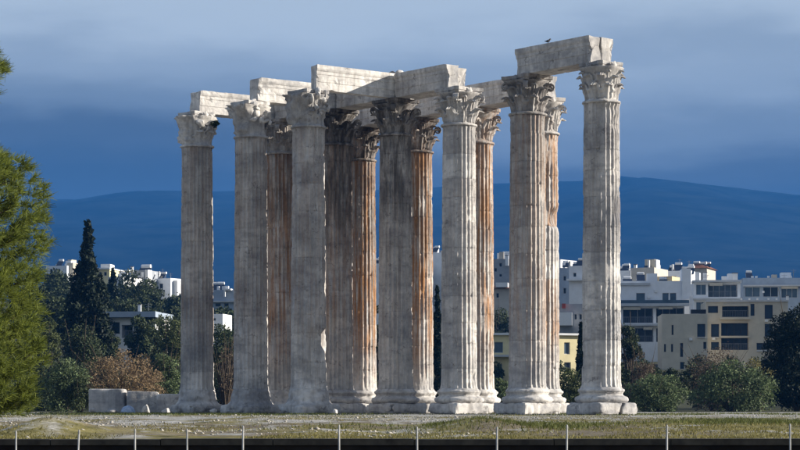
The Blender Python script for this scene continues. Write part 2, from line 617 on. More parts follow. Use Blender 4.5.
# ------------------------------------------------------------------ the temple
TH = 0.659887927
OX, OY = 9.868, 106.9
SA, SB = 5.5, 5.5 * 1.065
AV = Vector((-math.sin(TH), math.cos(TH), 0))
BV = Vector((-math.cos(TH), -math.sin(TH), 0))
def gridp(i, j):
    return Vector((OX, OY, 0)) + AV * (SA * i) + BV * (SB * j)
NECK, TOP = 15.16, 17.25
FL = 24
USAMP = np.array([0.0, 0.08, 0.27, 0.5, 0.73, 0.92])
th_arr = ((np.arange(FL)[:, None] + USAMP[None, :]) / FL * 2 * np.pi).ravel()
u_arr = np.tile(USAMP, FL)
NT = len(th_arr)
flute = np.sqrt(np.clip(1 - ((u_arr - .5) / .43) ** 2, 0, 1))

def shaft_r(z):
    t = (z - 1.3) / (NECK - 1.3)
    r = .955 - .085 * t ** 1.6
    r = r + .09 * np.exp(-(z - 1.3) / .13) + .05 * np.exp(-(NECK - z) / .12)
    return r

def make_shaft(root, seed, spec, rnd):
    """stack of fluted drums, each a mesh of its own"""
    zs = [1.32]
    while zs[-1] < NECK - 1.9:
        zs.append(zs[-1] + rnd.uniform(.95, 1.6))
    zs[-1] = min(zs[-1], NECK - .9)
    zs.append(NECK)
    for k in range(len(zs) - 1):
        z0, z1 = zs[k] + .004, zs[k + 1] - .004
        nz = max(6, int((z1 - z0) / .085))
        zz = np.linspace(z0, z1, nz)
        zz = np.concatenate([[z0], [z0 + .025], zz[1:-1], [z1 - .025], [z1]])
        T, Zg = np.meshgrid(th_arr, zz)
        U = np.tile(flute, (len(zz), 1))
        R0 = shaft_r(Zg)
        pts = np.stack([R0 * np.cos(T), R0 * np.sin(T), Zg], -1).reshape(-1, 3)
        n_big = fbm(pts * .55 + seed * 7.1, seed, 3).reshape(T.shape)
        n_med = fbm(pts * np.array([2.2, 2.2, 1.5]) + seed * 3.7, seed + 50, 4).reshape(T.shape)
        n_fin = fbm(pts * 7.0 + seed, seed + 90, 3).reshape(T.shape)
        er = sstep(.62 - spec['erode'] * .55, .80 - spec['erode'] * .45, n_big * .6 + n_med * .4)
        # smooth flank: flutes lost over an arc (cos of the angle to a direction)
        fa = spec.get('flat')
        if fa is not None:
            er = np.maximum(er, sstep(.0, .5, np.cos(T - fa[0]) - fa[1]))
        dep = spec.get('dep', .08) * (1 - .80 * er)
        R = R0 - dep * U - .030 * er
        chip = np.clip(n_med - .63, 0, 1) * .38 * (.4 + .6 * (1 - U))
        R = R - chip - (n_fin - .5) * .014
        n_arr = fbm(pts * np.array([4.5, 4.5, 5.5]) + seed * 2.2, seed + 130, 2).reshape(T.shape)
        R = R - (1 - U) * np.clip(n_arr - .54, 0, 1) * .13
        dj = np.minimum(Zg - z0, z1 - Zg)
        R = R - np.exp(-dj / .10) * np.clip(n_fin - .56, 0, 1) * .24 - np.exp(-dj / .02) * .005
        for (zc, hz, ta, ta_w, d) in spec.get('bites', ()):
            w = np.exp(-((Zg - zc) / hz) ** 4 - ((np.angle(np.exp(1j * (T - ta)))) / ta_w) ** 4)
            R = R - d * w * (.6 + .8 * n_med)
        off = (rnd.uniform(-.008, .008), rnd.uniform(-.008, .008))
        v = np.stack([R * np.cos(T) + off[0], R * np.sin(T) + off[1], Zg], -1).reshape(-1, 3)
        nr = len(zz)
        ii = np.arange(nr * NT).reshape(nr, NT)
        i2 = np.roll(ii, -1, axis=1)
        q = np.stack([ii[:-1], i2[:-1], i2[1:], ii[1:]], -1).reshape(-1, 4)
        me = mesh('drum', v, q)
        # close the two ends
        o = obj('drum', me, M['marble'], root)
        t = ((z0 + z1) / 2 - 1.3) / (NECK - 1.3)
        cr_, cg_, cb_ = spec['stain']
        for (ta_, tb_, dc) in spec.get('patch', ()):
            if ta_ < t < tb_:
                cr_, cg_, cb_ = dc
        o.color = (cr_, cg_, min(1, max(0, cb_ + rnd.uniform(-.11, .11))), 1.0)

def lathe_np(prof, n, seed, amp, sq=None):
    T = np.linspace(0, 2 * np.pi, n, endpoint=False)
    pr = np.array(prof)
    Tg, Rg = np.meshgrid(T, pr[:, 0])
    _, Zg = np.meshgrid(T, pr[:, 1])
    pts = np.stack([Rg * np.cos(Tg), Rg * np.sin(Tg), Zg], -1).reshape(-1, 3)
    nn = fbm(pts * 3.0 + seed * 5.3, seed, 5, .6).reshape(Tg.shape)
    nf = fbm(pts * 6 + seed * 1.3, seed + 4, 3).reshape(Tg.shape)
    Rg = Rg - np.clip(nn - .45, 0, 1) * amp * 2.2 - (nf - .5) * amp * .35
    v = np.stack([Rg * np.cos(Tg), Rg * np.sin(Tg), Zg + (nf - .5) * amp * .2], -1).reshape(-1, 3)
    m = len(prof)
    ii = np.arange(m * n).reshape(m, n)
    i2 = np.roll(ii, -1, axis=1)
    q = np.stack([ii[:-1], i2[:-1], i2[1:], ii[1:]], -1).reshape(-1, 4)
    return v, q

def block_mesh(lx, ly, lz, seed, amp=.05, step=.16, bev=.05, z0=0.0):
    """a worn stone block, base centre at the origin"""
    def grid_axis(l):
        n = max(2, int(l / step))
        return np.linspace(-l / 2, l / 2, n + 1)
    vs, fs = [], []
    def side(a, b, fixed, ax, flip):
        A, B = np.meshgrid(a, b)
        pts = np.zeros((A.size, 3))
        o = [k for k in range(3) if k != ax]
        pts[:, o[0]] = A.ravel()
        pts[:, o[1]] = B.ravel()
        pts[:, ax] = fixed
        base = sum(len(q) for q in vs)
        ii = np.arange(A.size).reshape(A.shape) + base
        q = np.stack([ii[:-1, :-1], ii[:-1, 1:], ii[1:, 1:], ii[1:, :-1]], -1).reshape(-1, 4)
        if flip:
            q = q[:, ::-1]
        vs.append(pts)
        fs.append(q)
    gx_, gy_, gz_ = grid_axis(lx), grid_axis(ly), grid_axis(lz)
    side(gx_, gy_, lz / 2, 2, False); side(gx_, gy_, -lz / 2, 2, True)
    side(gx_, gz_, -ly / 2, 1, False); side(gx_, gz_, ly / 2, 1, True)
    side(gy_, gz_, lx / 2, 0, False); side(gy_, gz_, -lx / 2, 0, True)
    v = np.concatenate(vs)
    f = np.concatenate(fs)
    h = np.array([lx, ly, lz]) / 2
    # rounded, eaten edges and corners
    k = (h - np.abs(v))
    srt = np.sort(k, axis=1)
    edge = np.exp(-(srt[:, 1]) / (bev * 1.6))
    corner = np.exp(-(srt[:, 2]) / (bev * 3))
    nn = fbm(v * 1.7 + seed * 3.1, seed, 4)
    nf = fbm(v * 5.0 + seed * 9.1, seed + 7, 3)
    d = edge * (.25 + 1.3 * np.clip(nn - .35, 0, 1)) * bev * 2 + edge * corner * np.clip(nn - .42, 0, 1) * amp * 9 + (nf - .5) * amp * .5 + np.clip(nn - .6, 0, 1) * amp * 1.5
    cdir = v / np.maximum(np.abs(v).max(axis=1, keepdims=True), 1e-6)
    v = v - (v / h) * d[:, None] * np.where(np.abs(np.abs(v) - h) < bev * 3, 1.0, .0)
    v[:, 2] += lz / 2 + z0
    return v, f

def rock_mesh(sx_, sy_, sz_, seed):
    rs = np.random.RandomState(seed)
    v, f = block_mesh(2, 2, 2, seed, .0, .34, .0001)
    v[:, 2] -= 1
    d = v / np.linalg.norm(v, axis=1, keepdims=True)
    nrm = rs.normal(size=(11, 3))
    nrm /= np.linalg.norm(nrm, axis=1, keepdims=True)
    hh = rs.uniform(.55, 1.0, 11)
    k = np.clip(d @ nrm.T, 1e-3, None)
    r = np.minimum((hh / k).min(axis=1), 1.15)
    v = d * r[:, None] * np.array([sx_, sy_, sz_]) * .6
    v[:, 2] -= v[:, 2].min()
    return v, f

def leaf_shape(w, hgt, curl, seed, lob=5):
    nu, nv = 7, 9
    rs = np.random.RandomState(seed)
    front, back = [], []
    for j in range(nv):
        t = j / (nv - 1)
        wid = w * (.72 + .5 * math.sin(math.pi * min(t * 1.05, 1)) ** .8) * (1 - .45 * max(0, t - .72) / .28)
        wid *= 1 - .34 * (0.5 + .5 * math.cos(t * lob * 2 * math.pi))
        # spine of the leaf: rises then rolls outwards
        if t < .7:
            z = hgt * t / .7 * .86
            x = .03 + curl * .42 * (t / .7) ** 2.2
        else:
            a = (t - .7) / .3 * math.radians(150)
            r = curl * .24
            z = hgt * .86 + r * math.sin(a) * 1.0
            x = .03 + curl * .42 + r * (1 - math.cos(a))
        for i in range(nu):
            s = i / (nu - 1) * 2 - 1
            rib = .07 * (1 - abs(s)) + .035 * math.cos(s * math.pi * 3)
            xx = x + rib - .05 * s * s + rs.uniform(-.022, .022)
            front.append((xx, s * wid / 2, z + rs.uniform(-.022, .022)))
            back.append((xx - .10 if t < .7 else xx - .05 * math.cos((t - .7) / .3 * 2.4), s * wid / 2, z - (0 if t < .7 else .06 * math.sin((t - .7) / .3 * 2.4))))
    v = front + back
    f = []
    nf = len(front)
    for j in range(nv - 1):
        for i in range(nu - 1):
            a = j * nu + i
            f.append((a, a + 1, a + nu + 1, a + nu))
            f.append((nf + a, nf + a + nu, nf + a + nu + 1, nf + a + 1))
    loop = [i for i in range(nu)] + [j * nu + nu - 1 for j in range(1, nv)] + [(nv - 1) * nu + i for i in range(nu - 2, -1, -1)] + [j * nu for j in range(nv - 2, 0, -1)]
    for k in range(len(loop)):
        a, b_ = loop[k], loop[(k + 1) % len(loop)]
        f.append((b_, a, nf + a, nf + b_))
    return mesh('acanthus_leaf', v, f)

LEAF_LOW = [leaf_shape(.70, .80, .66, s) for s in (1, 2, 3)]
LEAF_HIGH = [leaf_shape(.66, 1.32, .74, s) for s in (4, 5, 6)]
LEAF_SMALL = [leaf_shape(.46, 1.60, .62, s, 3) for s in (7, 8)]
for me in LEAF_LOW + LEAF_HIGH + LEAF_SMALL:
    me.materials.append(M['marble'])

def volute_mesh():
    path = [(0.82, .85), (.90, 1.12), (1.00, 1.36), (1.13, 1.56), (1.27, 1.68)]
    cx, cz, r = 1.30, 1.47, .23
    for k in range(0, 15):
        a = math.radians(80 - k * 38)
        rr = r * (1 - k / 17.0)
        path.append((cx + rr * math.cos(a), cz + rr * math.sin(a)))
    v, f = [], []
    n = len(path)
    for i, (x, z) in enumerate(path):
        a = path[max(i - 1, 0)]
        c = path[min(i + 1, n - 1)]
        d = Vector((c[0] - a[0], c[1] - a[1])).normalized()
        nr = Vector((-d.y, d.x)) * (.055 if i < 5 else .05 * (1 - .4 * (i - 5) / 15))
        w = (.06 + .09 * i / 5) if i < 5 else .15 - .05 * (i - 5) / 15
        for sx_, sy_ in ((1, 1), (1, -1), (-1, -1), (-1, 1)):
            v.append((x + nr.x * sx_, w * sy_, z + nr.y * sx_))
    for i in range(n - 1):
        for k in range(4):
            k2 = (k + 1) % 4
            f.append((i * 4 + k, i * 4 + k2, i * 4 + 4 + k2, i * 4 + 4 + k))
    f += [(3, 2, 1, 0), tuple((n - 1) * 4 + k for k in range(4))]
    me = mesh('volute', v, f)
    me.materials.append(M['marble'])
    return me
VOLUTE = volute_mesh()

def abacus_mesh(seed, dmg):
    rs = np.random.RandomState(seed)
    out = []
    cut = .13
    for q in range(4):
        a0 = q * math.pi / 2 - math.pi / 4
        c0 = Vector((math.cos(a0), math.sin(a0)))
        c1 = Vector((math.cos(a0 + math.pi / 2), math.sin(a0 + math.pi / 2)))
        t0 = Vector((-c0.y, c0.x))
        t1 = Vector((-c1.y, c1.x))
        p0 = c0 * 1.42 + t0 * cut
        p1 = c1 * 1.42 - t1 * cut
        mid = (c0 + c1).normalized()
        for k in range(9):
            t = k / 8
            p = p0.lerp(p1, t) - mid * .17 * math.sin(math.pi * t)
            d = rs.uniform(0, .03) + (dmg * max(0, rs.uniform(-.5, 1)) * .35 if k in (0, 8) else dmg * .1 * rs.uniform(0, 1))
            p = p * (1 - d)
            out.append(p)
    v, f = [], []
    n = len(out)
    for sc, z in ((.90, 0), (.93, .10), (.985, .125), (1.0, .28), (.99, .30)):
        for p in out:
            v.append((p.x * sc, p.y * sc, z + rs.uniform(-.008, .008)))
    for j in range(4):
        for k in range(n):
            k2 = (k + 1) % n
            f.append((j * n + k, j * n + k2, j * n + n + k2, j * n + n + k))
    f.append(tuple(range(n))[::-1])
    f.append(tuple(4 * n + k for k in range(n)))
    me = mesh('abacus', v, f)
    me.materials.append(M['marble'])
    return me

def rosette_mesh():
    v, f = [], []
    n = 10
    for r, x, st in ((.17, 0, 0), (.19, .05, 1), (.10, .10, 0), (.04, .13, 0)):
        for k in range(n):
            a = 2 * math.pi * k / n
            rr = r * (1 + (.18 * (-1) ** k if st else 0))
            v.append((x, rr * math.cos(a), rr * math.sin(a)))
    for j in range(3):
        for k in range(n):
            k2 = (k + 1) % n
            f.append((j * n + k, j * n + k2, j * n + n + k2, j * n + n + k))
    f.append(tuple(3 * n + k for k in range(n)))
    f.append(tuple(range(n))[::-1])
    me = mesh('rosette', v, f)
    me.materials.append(M['marble'])
    return me
ROSETTE = rosette_mesh()

def make_capital(root, seed, spec, rnd):
    dmg = spec.get('cap_damage', 0.1)
    rough = spec.get('cap_rough', None)     # (direction, cosine): that flank is a bare worn lump
    bulge = .16 * dmg
    prof = [(.90, 0), (.97, .02), (.985, .07), (.96, .12), (.90, .14), (.78 + bulge, .2), (.68 + 2 * bulge, .5), (.66 + 2 * bulge, .8), (.69 + 2 * bulge, 1.1), (.78 + 2 * bulge, 1.4), (.97 + bulge, 1.65), (1.12, 1.78), (1.12, 1.80), (.5, 1.80)]
    prof2 = []
    for a, b_ in zip(prof[:-1], prof[1:]):
        prof2.append(a)
        if b_[1] - a[1] > .2:
            prof2.append(((a[0] + b_[0]) / 2, (a[1] + b_[1]) / 2))
    prof2.append(prof[-1])
    v, q = lathe_np(prof2, 96, seed + 200, .06 + .16 * dmg)
    if rough:
        ang = np.arctan2(v[:, 1], v[:, 0])
        w = sstep(rough[1], rough[1] + .4, np.cos(ang - rough[0]))
        nn = fbm(v * 2.4 + seed, seed + 31, 4)
        rr = 1 + w * (.16 + .9 * (nn - .45) + .5 * (fbm(v * 6, seed + 77, 3) - .5)) * (v[:, 2] > .3)
        v[:, 0] *= rr
        v[:, 1] *= rr
    cap = obj('capital', mesh('capital', v, q), M['marble'], root, (0, 0, NECK))
    cc = spec['cap_color']
    slim = spec.get('slim', .86)
    cap.color = (*cc, 1)
    cap.scale = (1, 1, .97)
    def put(name, me, ang, z, r=0.0, sc=1.0):
        o = obj(name, me, None, cap)
        o.location = (r * math.cos(ang), r * math.sin(ang), z)
        o.rotation_euler = (0, rnd.uniform(-.04, .05), ang + rnd.uniform(-.05, .05))
        o.scale = (sc * (slim if name != 'volute' else 1), sc * rnd.uniform(.92, 1.08), sc * rnd.uniform(.94, 1.03))
        o.color = (*[min(1, max(0, q_ + rnd.uniform(-.08, .08))) for q_ in cc], 1)
    def lost(ang, extra=0.0):
        if rough and math.cos(ang - rough[0]) > rough[1] + .1:
            return True
        return rnd.random() < dmg * .45 + extra
    for k in range(8):
        a = k * math.pi / 4 + math.pi / 8
        if not lost(a):
            put('acanthus_leaf', LEAF_LOW[rnd.randrange(3)], a, .14, .76)
    for k in range(8):
        a = k * math.pi / 4
        if not lost(a):
            put('acanthus_leaf', LEAF_HIGH[rnd.randrange(3)], a, .12, .70)
    for k in range(8):
        a = k * math.pi / 4 + math.pi / 8
        if not lost(a, .05):
            put('caulicole', LEAF_SMALL[rnd.randrange(2)], a, .12, .76)
    for k in range(4):
        a = k * math.pi / 2 + math.pi / 4
        if slim > .7 and not lost(a, dmg * .2):
            put('volute', VOLUTE, a, .14, 0.0, .90)
    ab = obj('abacus', abacus_mesh(seed, dmg), None, cap, (0, 0, 1.785))
    ab.color = (*cc, 1)
    ab.scale = (.80, .80, 1) if slim < .7 else (.94, .94, 1)
    for q in range(spec.get('crumbs', 0)):
        a = rnd.uniform(-PI * .72, PI * .05)
        v, f = rock_mesh(rnd.uniform(.18, .42), rnd.uniform(.2, .36), rnd.uniform(.2, .5), seed * 31 + q)
        rr_ = rnd.uniform(.86, 1.04)
        z_ = rnd.uniform(.75, 1.75)
        o = obj('broken_carving', mesh('broken_carving', v, f), M['marble'], cap, (rr_ * math.cos(a), rr_ * math.sin(a), z_))
        o.rotation_euler = (rnd.uniform(-.6, .6), rnd.uniform(-.6, .6), rnd.uniform(0, 6))
        o.color = (0, .05, .78, 1)
    for k in range(4):
        a = k * math.pi / 2
        if not lost(a, .2):
            o = obj('rosette', ROSETTE, None, cap, (0.84 * math.cos(a), 0.84 * math.sin(a), 1.90), a)
            o.color = (*cc, 1)

def make_base(root, seed, spec, rnd):
    worn = spec.get('base_worn', 0.15)
    S = 2.5
    cols = spec['base_color']
    if spec.get('split_plinth'):
        for x0, x1, sd in ((-S / 2, .22, 1), (.23, S / 2, 2)):
            v, f = block_mesh(x1 - x0, S, .60, seed + sd, .15, .08, .05)
            v[:, 0] += (x0 + x1) / 2
            v[:, 2] -= .03
            obj('plinth_block', mesh('plinth_block', v, f), M['marble'], root, color=cols)
    else:
        v, f = block_mesh(S, S, .60 if worn < .6 else .52, seed + 1, .17, .08, .05 + .03 * worn)
        v[:, 2] -= .03
        obj('plinth', mesh('plinth', v, f), M['marble'], root, color=cols)
    if worn > .6:   # mouldings gone: a rough flare
        prof = [(1.32, .26), (1.33, .34), (1.32, .42), (1.29, .48), (1.25, .54), (1.19, .60), (1.14, .66), (1.12, .73), (1.11, .8), (1.10, .88), (1.08, .96), (1.07, 1.04), (1.06, 1.12), (1.05, 1.2), (1.03, 1.27), (1.0, 1.34)]
    else:
        prof = [(1.22, .56)] + [(1.18 + .15 * math.sin(a), .72 - .15 * math.cos(a)) for a in np.linspace(.2, math.pi - .1, 9)] + \
               [(1.16, .885), (1.10, .92), (1.07, .97), (1.08, 1.02), (1.13, 1.05)] + \
               [(1.08 + .09 * math.sin(a), 1.15 - .09 * math.cos(a)) for a in np.linspace(.2, math.pi - .1, 7)] + [(1.07, 1.26), (1.05, 1.30), (1.0, 1.33)]
    v, q = lathe_np(prof, 96, seed + 3, .075 + .125 * worn)
    obj('base', mesh('base', v, q), M['marble'], root, color=cols)

PI = math.pi
# local frame of a column: +x = towards the rear row, -x = towards the camera's left, -y = towards the camera's right
LEFT = PI - .35      # direction (local) of the flank that faces the camera and left
specs = {
 'C13': dict(g=(0, 0), erode=.08, stain=(.06, .22, .54), patch=[(.05, .48, (.0, .1, .60))], cap_damage=.30, cap_color=(.02, .22, .50), base_color=(0, .02, .56), base_worn=.15, split_plinth=True,
             bites=[(10.1, .5, -PI * .40, .35, .10), (14.2, .35, -PI * .42, .35, .10), (14.9, .15, -PI * .55, .5, .06)],
             slim=.62, label='marble column standing apart at the right end, with cracked beam end on top'),
 'C11': dict(g=(1, 0), erode=.06, stain=(.42, .30, .52), cap_damage=.06, cap_color=(.14, .45, .44), base_color=(0, .02, .56), base_worn=.3,
             label='marble column second from right in the front row, crisp capital under the isolated beam'),
 'C9': dict(g=(2, 0), erode=.05, stain=(.10, .10, .58), patch=[(.80, .90, (.0, .0, .72))], cap_damage=.06, cap_color=(.05, .10, .60), base_color=(0, .05, .60), base_worn=.4,
            bites=[(1.9, .18, -PI * .38, .16, .12)],
            label='pale marble column with sunlit capital and white base, third from right in the front row'),
 'C7': dict(g=(3, 0), erode=.1, stain=(.18, .78, .54), cap_damage=.1, cap_color=(.12, .82, .32), base_color=(0, .1, .50), base_worn=.35,
            label='shaded marble column in the middle, blackened capital where two beams meet at right angles'),
 'C5': dict(g=(4, 0), erode=.15, stain=(.50, .80, .52), cap_damage=.12, cap_color=(.12, .95, .24), base_color=(.05, .1, .46), base_worn=.5,
            label='dark sooty column just right of the damaged column, below a shaded beam'),
 'C3': dict(g=(5, 0), erode=.15, stain=(.80, .50, .56), cap_damage=.25, cap_color=(.15, .45, .42), base_color=(.1, .1, .44), base_worn=.7,
            label='brownish fluted column in shade, squeezed between two broad grey columns at left'),
 'C4': dict(g=(3, 1), erode=.24, flat=None, stain=(.22, .18, .60), cap_damage=.42, cap_rough=(LEFT, .0), cap_color=(.05, .2, .48), base_color=(0, .05, .48), base_worn=.9,
            bites=[(3.6, .8, -PI * .55, .45, .14), (2.2, .6, -PI * .75, .5, .10), (3.9, .5, -PI * .30, .30, .30)],
            slim=.55, crumbs=16, label='broad grey column with broken, patched lower shaft under the long sunlit beam'),
 'C2': dict(g=(4, 1), erode=.16, stain=(.24, .20, .58), cap_damage=.42, cap_rough=(LEFT, -.1), cap_color=(.04, .12, .52), base_color=(0, .05, .48), base_worn=.9,
            slim=.55, crumbs=16, label='broad grey column second from left, worn smooth with a lumpy capital'),
 'C1': dict(g=(5, 1), erode=.12, stain=(.28, .18, .56), cap_damage=.42, cap_rough=(LEFT, .1), cap_color=(.02, .08, .62), base_color=(0, .05, .50), base_worn=.9,
            slim=.55, crumbs=16, label='leftmost marble column, with a worn capital and a weed growing beside it'),
 'C12': dict(g=(2, -1), erode=.08, stain=(.80, .05, .58), patch=[(.46, .68, (.1, .0, .72))], cap_damage=.12, cap_color=(.10, .10, .60), base_color=(0, .0, .66), base_worn=.4,
             bites=[(10.6, .45, -PI * .36, .6, .42)],
             label='rust stained column with a gouged shaft, half hidden behind second column from right'),
 'C10': dict(g=(3, -1), erode=.15, stain=(.95, .15, .55), cap_damage=.08, cap_color=(.45, .25, .48), base_color=(.02, .0, .66), base_worn=.4,
             label='slim looking orange column half hidden behind the pale third column from right'),
 'C8': dict(g=(4, -1), erode=.15, stain=(1.0, .45, .52), cap_damage=.08, cap_color=(.45, .8, .36), base_color=(.05, .0, .62), base_worn=.4,
            label='deep orange column half hidden behind the shaded middle column'),
 'C6': dict(g=(5, -1), erode=.15, stain=(1.0, .6, .50), cap_damage=.08, cap_color=(.45, .9, .34), base_color=(.08, .0, .60), base_worn=.45,
            label='orange sunlit column in the back row between the dark and the middle column'),
}
for nm in ('C1', 'C2', 'C3', 'C4', 'C5', 'C7'):
    specs[nm]['dep'] = .125
for k, (nm, s) in enumerate(specs.items()):
    rnd = random.Random(100 + k)
    root = thing('marble_column', s['label'], 'column', gridp(*s['g']), TH, 'standing columns of the ruined temple')
    make_base(root, 10 * k + 1, s, rnd)
    make_shaft(root, 10 * k + 2, s, rnd)
    make_capital(root, 10 * k + 3, s, rnd)

# ---- architrave beams
def beam_block(x0, x1, y0, y1, seed, facing=1, h=1.27, rough_ends=.05, z0=0.0):
    """one long block with three fasciae on the side facing +y (facing=1) or -y"""
    w = y1 - y0
    prof = [(0, 0), (w * .5, 0), (w - .10, 0), (w - .10, .17), (w - .10, .40), (w - .075, .43), (w - .075, .60), (w - .075, .80), (w - .05, .83), (w - .05, .98), (w - .02, 1.02), (w + .0, 1.08), (w + .01, 1.12), (w + .01, h), (w * .5, h), (0, h), (0, h * .66), (0, h * .33)]
    n = len(prof)
    nx_ = max(6, int((x1 - x0) / .17))
    v = []
    for i in range(nx_ + 1):
        x = x0 + (x1 - x0) * i / nx_
        for (y, z) in prof:
            v.append((x, y, z))
    v = np.array(v)
    nn = fbm(v * 1.6 + seed * 3.3, seed, 4)
    nf = fbm(v * 5 + seed * 1.7, seed + 5, 3)
    ends = np.minimum(v[:, 0] - x0, x1 - v[:, 0])
    cy, cz = w / 2, h / 2
    inward = np.stack([np.zeros(len(v)), cy - v[:, 1], cz - v[:, 2]], -1)
    inward /= np.maximum(np.linalg.norm(inward, axis=1, keepdims=True), 1e-6)
    d = (nf - .5) * .03 + np.clip(nn - .60, 0, 1) * .35 + np.exp(-ends / .10) * np.clip(nn - .38, 0, 1) * .30
    v = v + inward * d[:, None]
    sgn = np.where(v[:, 0] - x0 < .001, 1.0, np.where(x1 - v[:, 0] < .001, -1.0, 0))
    v[:, 0] += sgn * ((nn - .3) * 2 * rough_ends + np.clip(nf - .5, 0, 1) * .1)
    v[:, 1] += y0
    v[:, 2] += z0
    if facing < 0:
        v[:, 1] = (y0 + y1) - v[:, 1]
    f = []
    for i in range(nx_):
        for k in range(n):
            k2 = (k + 1) % n
            q = (i * n + k, (i + 1) * n + k, (i + 1) * n + k2, i * n + k2)
            f.append(q if facing > 0 else q[::-1])
    # closed ends
    for i, fl in ((0, True), (nx_, False)):
        ring = [i * n + k for k in range(n)]
        c = v[ring].mean(axis=0)
        c[0] += .02 if i == 0 else -.02
        v = np.vstack([v, c])
        ci = len(v) - 1
        for k in range(n):
            t = (ci, ring[(k + 1) % n], ring[k])
            f.append(t)
    return v, f

def beam(c0, c1, blocks, label, color, seed):
    p0, p1 = gridp(*specs[c0]['g']), gridp(*specs[c1]['g'])
    d = (p1 - p0)
    r = thing('architrave_beam', label, 'beam', (p0.x, p0.y, TOP - .075), math.atan2(d.y, d.x), 'architrave beams lying on the columns')
    Lh = d.length
    for k, bl in enumerate(blocks):
        x0, x1e, y0, y1, face = bl[:5]
        h = bl[5] if len(bl) > 5 else 1.27
        v, f = beam_block(x0, Lh + x1e, y0, y1, seed * 7 + k, face, h, bl[6] if len(bl) > 6 else .05, .012)
        me = mesh('beam_block', v, f)
        obj('beam_block', me, M['marble'], r, color=color)
    return r

for s_ in specs.values():
    pass
TOPZ = TOP
W2 = .83
beam('C13', 'C11', [(-.02, .02, .012, W2, 1, 1.30, .07), (.0, .0, -W2, -.012, -1, 1.30, .10)], 'short isolated beam bridging the two rightmost front columns, white broken end', (.02, .10, .56), 1)
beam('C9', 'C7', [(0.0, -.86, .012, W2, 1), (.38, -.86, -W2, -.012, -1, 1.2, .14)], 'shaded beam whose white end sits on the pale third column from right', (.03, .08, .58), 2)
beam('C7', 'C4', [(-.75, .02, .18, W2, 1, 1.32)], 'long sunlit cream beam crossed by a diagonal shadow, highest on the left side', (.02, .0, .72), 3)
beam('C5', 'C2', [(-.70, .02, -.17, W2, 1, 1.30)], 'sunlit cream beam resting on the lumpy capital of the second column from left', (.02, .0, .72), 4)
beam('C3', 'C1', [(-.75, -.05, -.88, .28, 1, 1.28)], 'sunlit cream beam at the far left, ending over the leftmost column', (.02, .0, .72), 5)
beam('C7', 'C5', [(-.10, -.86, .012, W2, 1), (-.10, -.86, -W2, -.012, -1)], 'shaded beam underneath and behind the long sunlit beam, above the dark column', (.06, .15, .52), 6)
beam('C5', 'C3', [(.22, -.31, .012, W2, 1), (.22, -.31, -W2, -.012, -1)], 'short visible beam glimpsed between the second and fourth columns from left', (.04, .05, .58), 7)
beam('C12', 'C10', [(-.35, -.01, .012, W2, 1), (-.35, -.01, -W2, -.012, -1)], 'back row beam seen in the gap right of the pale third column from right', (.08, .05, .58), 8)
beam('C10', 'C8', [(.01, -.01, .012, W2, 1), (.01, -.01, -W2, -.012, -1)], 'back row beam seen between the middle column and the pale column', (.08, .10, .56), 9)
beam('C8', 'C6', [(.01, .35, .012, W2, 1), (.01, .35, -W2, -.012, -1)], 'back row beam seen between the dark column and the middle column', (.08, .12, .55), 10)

# rubble left on the beams
BEAM_TOP = TOP - .075 + .012
def chunk(px, py, D, s, lab, seed, zt=None):
    p = P(px, py, D)
    v, f = rock_mesh(s[0], s[1], s[2], seed)
    o = obj('stone_fragment', mesh('stone_fragment', v, f), M['marble'], None, (p.x, p.y, zt if zt is not None else p.z), seed * .7, (0, .1, .62))
    tag(o, lab, 'stone', 'loose stones on the beams')
    return o
c7 = gridp(3, 0)
chunk(393, 73, c7.y - .55, (.55, .4, .22), 'dark loose stone on top where the two front beams meet', 3, BEAM_TOP + 1.24).color = (.1, .7, .3, 1)
chunk(399, 73, c7.y - .75, (.4, .35, .30), 'small white loose stone on top where the two front beams meet', 4, BEAM_TOP + 1.24).color = (0, 0, .8, 1)

# bird on the isolated beam
bp = gridp(0, 0).lerp(gridp(1, 0), .62) + BV * .45
BR = thing('bird', 'small dark bird perched on the isolated beam at upper right', 'bird', (bp.x, bp.y, BEAM_TOP + 1.30), 0.4)
sp = [((-.21, 0, .17), .008), ((-.14, 0, .165), .022), ((-.08, 0, .17), .05), ((-.01, 0, .19), .066), ((.05, 0, .22), .058), ((.085, 0, .262), .038), ((.105, 0, .29), .038), ((.13, 0, .30), .026), ((.15, 0, .298), .009), ((.19, 0, .29), .002)]
MB().tube([q[0] for q in sp], [q[1] for q in sp], 10).build('body', M['feather'], BR, smooth=True)
for s_ in (-1, 1):
    MB().tube([(-.01, .03 * s_, .15), (.0, .03 * s_, .08), (.01, .03 * s_, .0), (.05, .035 * s_, -.002)], [.012, .006, .005, .004], 5).build('leg', M['feather'], BR)
    MB().tube([(.05, .05 * s_, .23), (-.04, .062 * s_, .20), (-.15, .03 * s_, .165), (-.20, .015 * s_, .16)], [.015, .034, .02, .004], 6).build('wing', M['feather'], BR, smooth=True)

